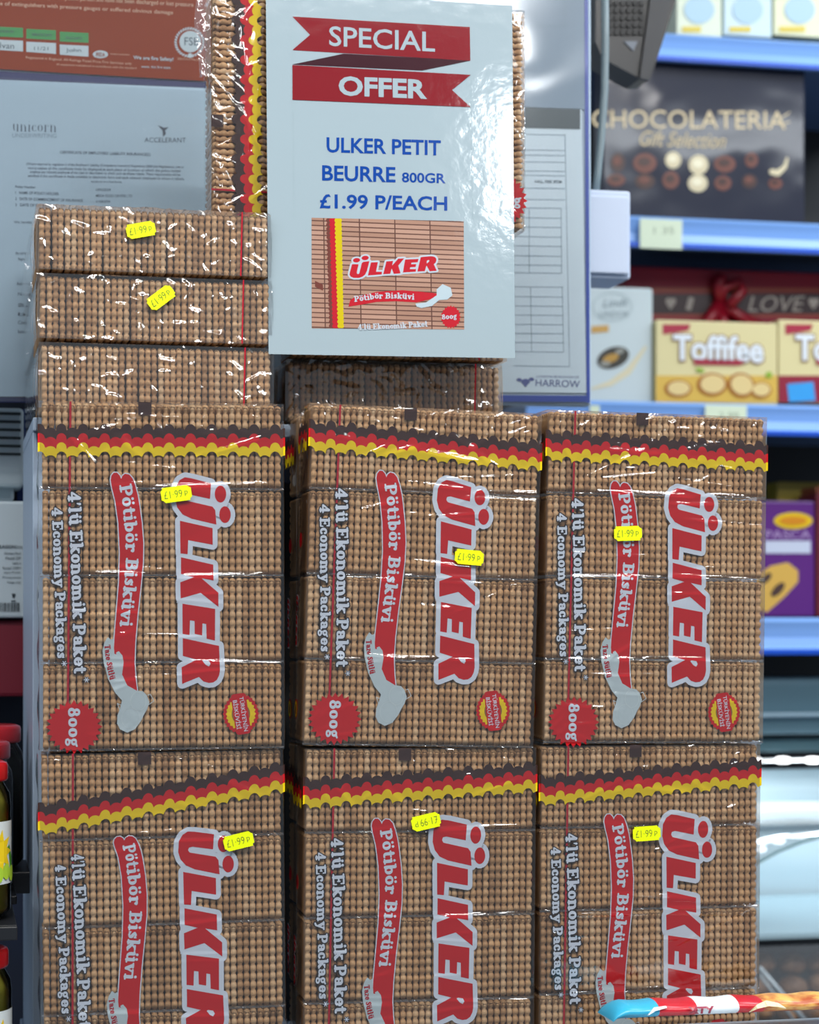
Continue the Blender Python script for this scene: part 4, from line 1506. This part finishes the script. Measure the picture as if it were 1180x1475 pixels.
flat('gold_title', None, k1, GOLD, choc, [sheared_font('CHOCOLATERIA', 853, 158, 1132, 184, .008, .0, )])
flat('gold_subtitle', None, k1, mat('gold_dull', '#c4b088', .45), choc, [font_fit('Gift Selection', 922, 190, 1046, 212, -2, .008, .35)])
flat('gold_title', strokes([rc(1020, 500), rc(1055, 478)], 1.6) + strokes([rc(1015, 530), rc(1055, 518)], 1.4), k1, GOLD, choc)
CH1, CH2, CH3 = mat('choc_brown', '#6a3426', .35, .5), mat('choc_cream', '#d6c8a4', .4), mat('choc_dark', '#3e1c14', .3)
for k, (x, y, rx, ry, m_) in enumerate(((440, 693, 50, 42, CH1), (560, 680, 34, 36, CH2), (668, 700, 42, 42, CH2), (780, 697, 46, 36, CH1), (893, 680, 28, 32, CH1), (325, 690, 30, 40, CH3), (318, 765, 38, 26, CH1), (440, 770, 42, 32, CH3), (550, 765, 36, 38, CH1), (665, 778, 42, 38, CH2), (772, 778, 36, 32, CH1), (885, 770, 32, 30, CH3), (995, 780, 30, 24, CH1))):
    cx, cy = rc(x, y)
    pr = flat('printed_chocolate', [disc(cx, cy, rx / 2.95, ry / 2.95)], k1, m_, choc)
    flat('chocolate_top', [disc(cx - 1, cy - 2, rx / 2.95 * .55, ry / 2.95 * .45)], on(yk - .0014, choc), {CH1: CH3, CH2: mat('choc_pale', '#efe6c8', .4), CH3: CH1}[m_], pr)
flat('printed_chocolate', strokes([rc(1045, 672), rc(1035, 710), rc(1005, 735), rc(980, 730)], [3, 6, 9, 8]), k1, CH2, choc)
# row of cream packs on the top shelf
for k, (u0, u1, c_) in enumerate(((975, 1040, '#dfe6cf'), (1043, 1112, '#cfe3ea'), (1115, 1190, '#e6e6c2'))):
    rr = empty('cream_carton', at((u0 + u1) / 2, 51, yk), label=['pale cream carton, first on the top shelf beside the black bracket', 'pale blue carton in the middle of the top shelf', 'pale cream carton at the right end of the top shelf'][k], cat='carton', group='pale cartons on the top shelf')
    px_box('carton_body', u0, -70, u1, 50.5, yk, .12, mat('carton_' + str(k), c_, .5), rr, .002)
    flat('carton_disc', [disc((u0 + u1) / 2, 14, 22, 20)], on(yk - .0012, rr), mat('carton_disc', '#a9c8d8', .4), rr)
    flat('carton_edge', [[(u0 + 8, 38), (u1 - 30, 38), (u1 - 30, 46), (u0 + 8, 46)]], on(yk - .0012, rr), mat('carton_gold', '#d9c03a', .4), rr)

# white chocolate box, caramel boxes, red gift box
ym = YR + .03
wb_ = empty('white_chocolate_box', at(895, 579, ym), label='upright white sweet box with a window print, left end of the third shelf', cat='box')
px_box('box_body', 835, 415, 941, 580, ym, .05, mat('box_white', '#c6d2d4', .4, .5), wb_, .004)
g1 = on(ym - .0008, wb_); g2 = on(ym - .0016, wb_)
flat('window_print', [disc(*(780 + 305 / 2.95, 300 + 635 / 2.95), 24, 15, 24, -.35)], g1, mat('window_dark', '#3c3a34', .3), wb_)
flat('window_sweet', [disc(880, 516, 12, 6, 16, -.3)], g2, mat('sweet_gold', '#b58a3a', .35), wb_)
flat('window_sweet', [disc(893, 506, 7, 4, 16, -.3), disc(872, 524, 8, 4, 16)], g2, mat('sweet_grey', '#8d8d85', .35), wb_)
flat('gold_plaque', [[(852, 470), (877, 468), (877, 478), (852, 480)]], g1, mat('plaque_gold', '#c89a4c', .4), wb_)
flat('oval_medallion', strokes(disc(882, 442, 28, 20), 1.2, closed=True, n=5), g1, mat('medallion', '#9fb0b4', .4), wb_)
flat('box_title', None, g1, mat('title_grey', '#8a9aa0', .4), wb_, [font_fit('Lindt', 868, 430, 905, 442, 3, .01, .3), font_fit('LINDOR', 864, 448, 906, 457)])
flat('gold_swirl', strokes([(853, 560), (880, 552), (905, 535), (930, 500)], [3, 8, 10, 4]), g1, mat('swirl', '#d9cfae', .4), wb_)

CAR = mat('caramel_box', '#dccf9a', .4, .5)
for k, (u0, u1) in enumerate(((945, 1120), (1121.5, 1297))):
    rr = empty('caramel_sweet_box', at((u0 + u1) / 2, 579, ym - .01), label=['cream caramel sweet box with white bubble lettering, whole in view', 'cream caramel sweet box cut off by the right frame edge'][k], cat='box', group='caramel sweet boxes')
    Yk = ym - .01
    px_box('box_body', u0, 466, u1, 580, Yk, .055, CAR, rr, .002)
    q1, q2, q3, q4 = (on(Yk - .0008 * j, rr) for j in (1, 2, 3, 4))
    lowc = flat('lower_panel', [[(u0, 541), (u1, 541), (u1, 579.5), (u0, 579.5)]], q1, mat('caramel_low' if k == 0 else 'caramel_low_red', '#d8b04a' if k == 0 else '#8e1030', .4), rr)
    flat('corner_flash', [[(u0 + 10, 467), (u0 + 50, 467), (u0 + 47, 476), (u0 + 10, 482)]], q1, mat('flash_red', '#a81e3c', .4), rr)
    tt = flat('title_shadow', None, q2, mat('title_brown', '#9c7d5c', .4), rr, [sheared_font('Toffifee', u0 + 23, 479, u0 + 157, 522, .03, .075)])
    flat('title_letters', None, q3, mat('title_white', '#e2e8ee', .4), tt, [sheared_font('Toffifee', u0 + 25, 481, u0 + 155, 519, .03, .03)])
    flat('subtitle_bar', [[(u0 + 55, 517), (u0 + 130, 519), (u0 + 122, 526), (u0 + 55, 525)]], q3, mat('flash_red', '#a81e3c', .4), rr)
    if k == 0:
        for j, (x, y, rx, ry) in enumerate(((977, 560, 20, 13), (1026, 554, 22, 17), (1068, 555, 20, 18), (1096, 562, 16, 12))):
            p_ = flat('printed_sweet', [disc(x, y, rx, ry, 20, .4 if j == 2 else 0)], on(Yk - .0008 * 2 - .0002 * j, rr), mat('sweet_brown', '#a9681e', .35), rr)
            flat('sweet_filling', [disc(x + 1, y - 1, rx * .8, ry * .78, 20, .4 if j == 2 else 0)], on(Yk - .0008 * 2 - .0002 * j - .0006, rr), mat('sweet_cream', '#e2c88a', .35), p_)
        flat('printed_leaf', [disc(1009, 533, 7, 3, 10, .3), disc(1108, 540, 5, 5, 10)], q3, mat('leaf_green', '#8fae2e', .4), rr)
    else:
        flat('blue_flash', [[(1134, 553), (1172, 550), (1175, 577), (1137, 579)]], q2, mat('flash_blue', '#2f9be0', .4), rr)

yg = ym + .09
gift = empty('red_gift_box', at(1040, 579, yg), label='red gift box with dark lettered stripe and red bow behind the caramel boxes', cat='box')
RG = mat('gift_red', '#94122e', .4, .5)
px_box('box_body', 900, 399, 1330, 582, yg, .10, RG, gift, .003)
h1, h2, h3 = (on(yg - .001 * j, gift) for j in (1, 2, 3))
flat('dark_stripe', [[(905, 423), (1180 + 140, 423), (1180 + 140, 452), (905, 452)]], h1, mat('gift_dark', '#3a2a2e', .4), gift)
flat('gold_line', [[(905, 414), (1320, 416), (1320, 421), (905, 421)], [(905, 453), (1320, 453), (1320, 456), (905, 456)]], h1, mat('gift_gold', '#a8503c', .4), gift)
flat('stripe_words', None, h2, mat('stripe_cream', '#a8a09a', .4), gift, [font_fit('I', 990, 428, 998, 447, -15, .0), font_fit('LOVE', 1078, 426, 1160, 449, 0, .0, .25)])
flat('stripe_words', [disc(963, 433, 4, 4, 10), disc(970, 433, 4, 4, 10), [(959, 436), (974, 436), (966, 446)], disc(1169, 433, 4, 4, 10), disc(1176, 433, 4, 4, 10), [(1165, 436), (1180, 436), (1172, 446)]], h2, mat('stripe_cream', '#a8a09a', .4), gift)
bw = MB()
c0 = at(1033, 440, yg) + (-Vector(gift.location))
for (pts, r_) in (([(0, 0), (.006, .025), (.03, .035), (.035, .02), (.01, -.004)], .008), ([(0, 0), (-.004, .03), (.002, .045)], .009), ([(0, 0), (-.015, -.02), (-.03, -.04)], .011), ([(.005, 0), (.03, -.018), (.065, -.035)], .010), ([(0, -.01), (.005, -.03), (0, -.05)], .010)):
    bw.tube([(c0.x + a_, c0.y - .012 - .003 * i, c0.z + b2) for i, (a_, b2) in enumerate(pts)], r_, 10)
bw.build('ribbon_bow', mat('bow_red', '#8c0a22', .35, .5), gift, True)

# purple biscuit box with neighbours on the next shelf
yv = YR + .06
pur = empty('purple_biscuit_box', at(1120, 888, yv), label='purple biscuit box with a yellow oval badge on the lower right shelf', cat='box')
px_box('box_body', 1062, 722, 1174, 889, yv, .07, mat('box_purple', '#5a1a78', .4, .5), pur, .003)
i1, i2, i3 = (on(yv - .001 * j, pur) for j in (1, 2, 3))
ov = flat('oval_badge', [disc(1143, 750, 28, 12)], i1, mat('badge_yellow', '#e8c010', .35), pur)
flat('badge_word', [disc(1143, 750, 20, 6)], i2, mat('badge_orange', '#d98a14', .35), ov)
flat('box_title', None, i1, mat('title_lilac', '#b59ac8', .4), pur, [font_fit('PASCA', 1103, 764, 1168, 776, 0, .0)])
flat('white_bar', [[(1102, 779), (1168, 779), (1168, 797), (1102, 797)]], i1, mat('bar_white', '#c9cfe2', .4), pur)
ck = flat('printed_biscuit', [[(1083, 835), (1110, 815), (1135, 810), (1150, 822), (1150, 838), (1130, 860), (1105, 882), (1090, 876)]], i1, mat('print_biscuit_yellow', '#d9ac4e', .4), pur)
flat('printed_filling', [disc(1121, 849, 13, 6, 14, -.8), disc(1104, 833, 10, 5, 14, -.8)], i2, mat('filling_dark', '#4a342e', .4), ck)
nb = px_box('yellow_topped_box', 1120, 694, 1260, 715, yv + .10, .05, mat('box_mustard', '#8a7a1c', .5), None, .002)
nb2 = empty('dark_red_box', at(1200, 888, yv), label='dark red box at the frame edge right of the purple one', cat='box')
px_box('box_body', 1176, 712, 1270, 889, yv + .01, .07, mat('box_maroon', '#6b1228', .5), nb2, .003)
px_box('box_flap', 1176, 702, 1270, 711, yv + .012, .06, mat('box_maroon2', '#7c3a1c', .5), nb2, .001)
nb.location.z -= 0.0
tag(nb, 'mustard yellow carton standing behind the purple box', 'carton')
bpy.data.objects.remove(nb)
nbx = px_box('mustard_carton', 1120, 696, 1260, 889, yv + .10, .05, mat('box_mustard', '#8a7a1c', .5), None, .002)
tag(nbx, 'mustard yellow carton standing behind the purple box', 'carton')

# ---------------------------------------------------------------- black bracket, cable, white box near the board edge
yb = .62
brk = empty('speaker_bracket', at(905, 0, yb), label='black hanging speaker with a grille, above the dark chocolate box', cat='speaker')
off = -Vector(brk.location)
BK = mat('bracket_black', '#0d1016', .35, .5)


def pxpoly(pts, Y): return [((at(u, v, Y) + off).x, (at(u, v, Y) + off).z) for u, v in pts]


MB().prism(pxpoly([(858, -80), (998, -80), (976, -5), (945, 90), (937, 113), (922, 113), (868, 84), (858, 60)], yb), 0, .05).build('housing', BK, brk)
MB().prism(pxpoly([(945, -60), (984, -60), (935, 116), (922, 112)], yb - .006), -.006, .0).build('side_rail', mat('bracket_edge', '#171b23', .4), brk)
k = 0
for j in range(5):
    for i in range(7):
        u = 875 + i * 9; v_ = 2 + j * 10.5
        if u + 7 > 935 - v_ * .12: continue
        MB().prism(pxpoly([(u, v_), (u + 6, v_), (u + 6, v_ + 7), (u, v_ + 7)], yb), -.003, .001).build('grille_cell', mat('grille_cell', '#05070a', .5), brk)
MB().prism(pxpoly([(898, 60), (918, 60), (912, 74)], yb), -.002, .0).build('grey_emblem', mat('emblem_grey', '#6c7480', .4), brk)
yb2 = .50
cab = MB().tube([at(871, -60, yb2), at(872, 60, yb2), at(871, 130, yb2), at(866, 200, yb2), at(861, 250, yb2), at(858, 280, yb2)], .0042, 10).build('grey_cable', mat('cable_grey', '#7d8e94', .4), None, True)
tag(cab, 'thick grey cable hanging into the white box beside the notice board', 'cable')
wbx = empty('white_wall_box', at(885, 400, .46), label='plain white electrical box at the notice board edge under the cable', cat='box')
off2 = -Vector(wbx.location)
WB = mat('wall_box_white', '#c3cfe4', .4, .4)
a_, b_ = at(845, 400, .46), at(909, 275, .46)
a3 = at(920, 391, .53)
MB().box((a_.x + off2.x, 0, a_.z + off2.z), (b_.x + off2.x, .07, b_.z + off2.z + .0), .003).build('box_body', WB, wbx)
a_, b_ = at(853, 392, .45), at(909, 282, .45)
MB().box((at(846, 392, .458).x + off2.x, -.006, a_.z + off2.z), (b_.x + off2.x, -.001, b_.z + off2.z), .002).build('box_cover', WB, wbx)

# ---------------------------------------------------------------- chilled counter, right lower background
yh = .95
cnt = empty('chilled_counter', at(1140, 1475, yh), label='glass fronted chilled food counter with lamp strip at the right', cat='counter')
co = -Vector(cnt.location)


def cb(name, u0, v0, u1, v1, y0, dpt, m, bev=.001):
    return px_box(name, u0, v0, u1, v1, y0, dpt, m, cnt, bev)


cb('canopy', 1000, 975, 1420, 1060, 1.30, .08, mat('canopy_teal', '#52707e', .35, .5), .01)
cb('canopy_trim', 1000, 1024, 1420, 1034, 1.285, .01, mat('canopy_trim', '#8fa6b4', .3, .5), .002)
cb('lamp_housing', 1000, 1060, 1420, 1085, 1.33, .05, mat('lamp_housing', '#3c5a64', .4), .003)
ls = cb('lamp_strip', 1000, 1089, 1420, 1100, 1.31, .012, mat('lamp_strip', '#ffffff', .4, emit='#f2fbff', estr=0.5), .003)
for q in range(6):
    c_ = at(1000 + 43 * q + 42, 1095, 1.305)
    cc_ = c_ + co
    MB().lathe([(0, -.005), (.009, -.004), (.013, 0), (.009, .004), (0, .005)], (cc_.x, cc_.y, cc_.z), 14).build('lamp', mat('lamp_bulb', '#ffffff', .4, emit='#ffffff', estr=3.0), cnt, True)
cb('back_panel', 1000, 1103, 1420, 1350, 1.42, .01, mat('counter_white', '#c8dde6', .4, .5))
cb('white_band', 1000, 1150, 1420, 1192, 1.40, .015, mat('band_white', '#f0f8fa', .4), .003)
cb('inner_shelf', 1000, 1340, 1420, 1352, 1.02, .38, mat('counter_shelf', '#9fb8c2', .3, .5), .002)
cb('counter_base', 1000, 1478, 1420, 1700, .90, .5, mat('counter_base', '#141a1e', .4))
# curved glass front
gp = []
pc = at(1270, 1350, .98) + co
for k in range(15):
    a_ = math.radians(180 - 9 * k)
    gp.append((pc.x + .26 * math.cos(a_), pc.z + .15 * math.sin(a_)))
gm = MB()
for (x, z) in gp:
    gm.v += [(x, pc.y, z), (x, pc.y + .30, z)]
gm.f = [(2 * i, 2 * i + 2, 2 * i + 3, 2 * i + 1) for i in range(len(gp) - 1)]
CGL = film_material('counter_glass', 2, 0.02, gloss=0.05, rough=.03, milky=.16)
gm.build('curved_glass', CGL, cnt, True)
MB().tube([(x, pc.y, z) for x, z in gp], .0022, 8).build('glass_edge', mat('glass_edge', '#6d8f92', .2, .6), cnt, True)
# food behind the lower glass
r3 = random.Random(5)
BRD = mottle(mat('loaf_brown', '#7a5a45', .6), '#b08a6c', 60)
for k in range(9):
    u = 1095 + (k % 3) * 42 + r3.uniform(-6, 6); v_ = 1385 + (k // 3) * 36 + r3.uniform(-4, 4)
    p = at(u, v_, 1.10 - .04 * (k // 3)) + co
    rr_ = .022
    MB().lathe([(0, -rr_ * .7), (rr_ * .7, -rr_ * .55), (rr_, -.1 * rr_), (rr_ * .85, rr_ * .4), (rr_ * .4, rr_ * .68), (0, rr_ * .74)], (p.x, p.y, p.z), 16).build('loaf', BRD, cnt, True)
p1, p2 = at(1094, 1394, .93) + co, at(1172, 1485, .93) + co
MB().tube([p1, p2], .0035, 8).build('chrome_rail', mat('chrome', '#a8b2b8', .3), cnt, True)
p1, p2 = at(1094, 1404, .93) + co, at(1155, 1485, .93) + co
MB().tube([p1, p2], .0022, 8).build('chrome_rail', mat('chrome', '#a8b2b8', .3), cnt, True)
cb('lower_glass', 1000, 1352, 1420, 1478, 1.00, .003, film_material('counter_low_glass', 2, 0.02, gloss=0.03, rough=.05, milky=.05), 0)
cb('food_tray', 1000, 1440, 1420, 1478, 1.02, .2, mat('tray_brown', '#4c403c', .5))

# ---------------------------------------------------------------- snack bag on a white ledge in front
yw = -.075
led = px_box('white_ledge', 940, 1482, 1500, 1640, yw - .06, .085, mat('ledge_white', '#c5d0d6', .4, .4), None, .0015)
tag(led, 'white counter ledge across the bottom right corner', 'ledge')
snk = empty('snack_bag', at(1020, 1470, yw), label='blue, white and red snack wrapper with pastry picture lying on the white ledge', cat='snack')
so = -Vector(snk.location)
pa, pb = at(872, 1461, yw) + so, at(1182, 1461, yw) + so
zl = (at(1020, 1482, yw - .06)).z + so.z
n = 60
ring_n = 18
v, f = [], []
RAD = .0066


def bag_r(t):
    e = min(t, 1 - t) / .06
    return RAD * (min(1, e) ** .5 * .94 + .04) * (1 + .05 * math.sin(t * 40))


cols_ = []
for i in range(n + 1):
    t = i / n
    x = pa.x + (pb.x + .03 - pa.x) * t
    r_ = bag_r(t)
    wv_ = .021 * (1 - .15 * abs(math.sin(t * 3)))
    for k in range(ring_n):
        a_ = 2 * math.pi * k / ring_n
        v.append((x, math.cos(a_) * wv_, zl + .0004 + r_ + math.sin(a_) * r_))
for i in range(n):
    for k in range(ring_n):
        f.append((i * ring_n + k, (i + 1) * ring_n + k, (i + 1) * ring_n + (k + 1) % ring_n, i * ring_n + (k + 1) % ring_n))
f += [tuple(range(ring_n)), tuple(n * ring_n + k for k in range(ring_n - 1, -1, -1))]
sm = [mat('wrapper_blue', '#2fa9cf', .3, .6), mat('wrapper_red', '#c0182a', .3, .6), mat('wrapper_white', '#dfe8ee', .3, .6),
      mottle(mat('wrapper_pastry', '#b0562a', .35, .6), '#e6b45e', 60, 3, .4, .6, (1, 1, 3)), mat('wrapper_pale', '#cfe0ea', .3, .6)]
me = bpy.data.meshes.new('wrapper')
me.from_pydata(v, [], f)
for m_ in sm: me.materials.append(m_)
for pI, pol in enumerate(me.polygons):
    t = (pI // ring_n) / n
    k = pI % ring_n
    if t < .17: mi = 0
    elif t < .33: mi = 1
    elif t < .50: mi = 2
    elif t < .585: mi = 1
    elif t < .86: mi = 3
    else: mi = 4
    pol.material_index = mi
me.shade_smooth()
bag = obj('wrapper', me, None, snk)
wx = (at(1100, 1460, yw - .022) - at(1000, 1460, yw - .022)).x / 100
wx0 = (at(1000, 1460, yw - .022) + so).x


def wrap_at(u, v_):
    dz = (1461 - v_) * wx
    c_ = max(-1, min(1, dz / RAD))
    return (wx0 + (u - 1000) * wx, -.0218 * math.sqrt(max(0, 1 - c_ * c_)) - .0006, zl + .0004 + RAD + dz)


flat('wrapper_words', None, wrap_at, mat('wrapper_plum', '#8e1838', .3, .6), snk, [font_fit('XTY', 992, 1456, 1030, 1466, 0, .05)])
flat('wrapper_swirl', strokes([(1082, 1466), (1092, 1459), (1108, 1456), (1122, 1458), (1132, 1463)], [3, 5, 6, 5, 2]), wrap_at, mat('wrapper_cream', '#ead9b0', .4), snk)
flat('wrapper_swirl', strokes([(935, 1464), (945, 1457), (962, 1455)], [2, 4, 2]), wrap_at, sm[2], snk)
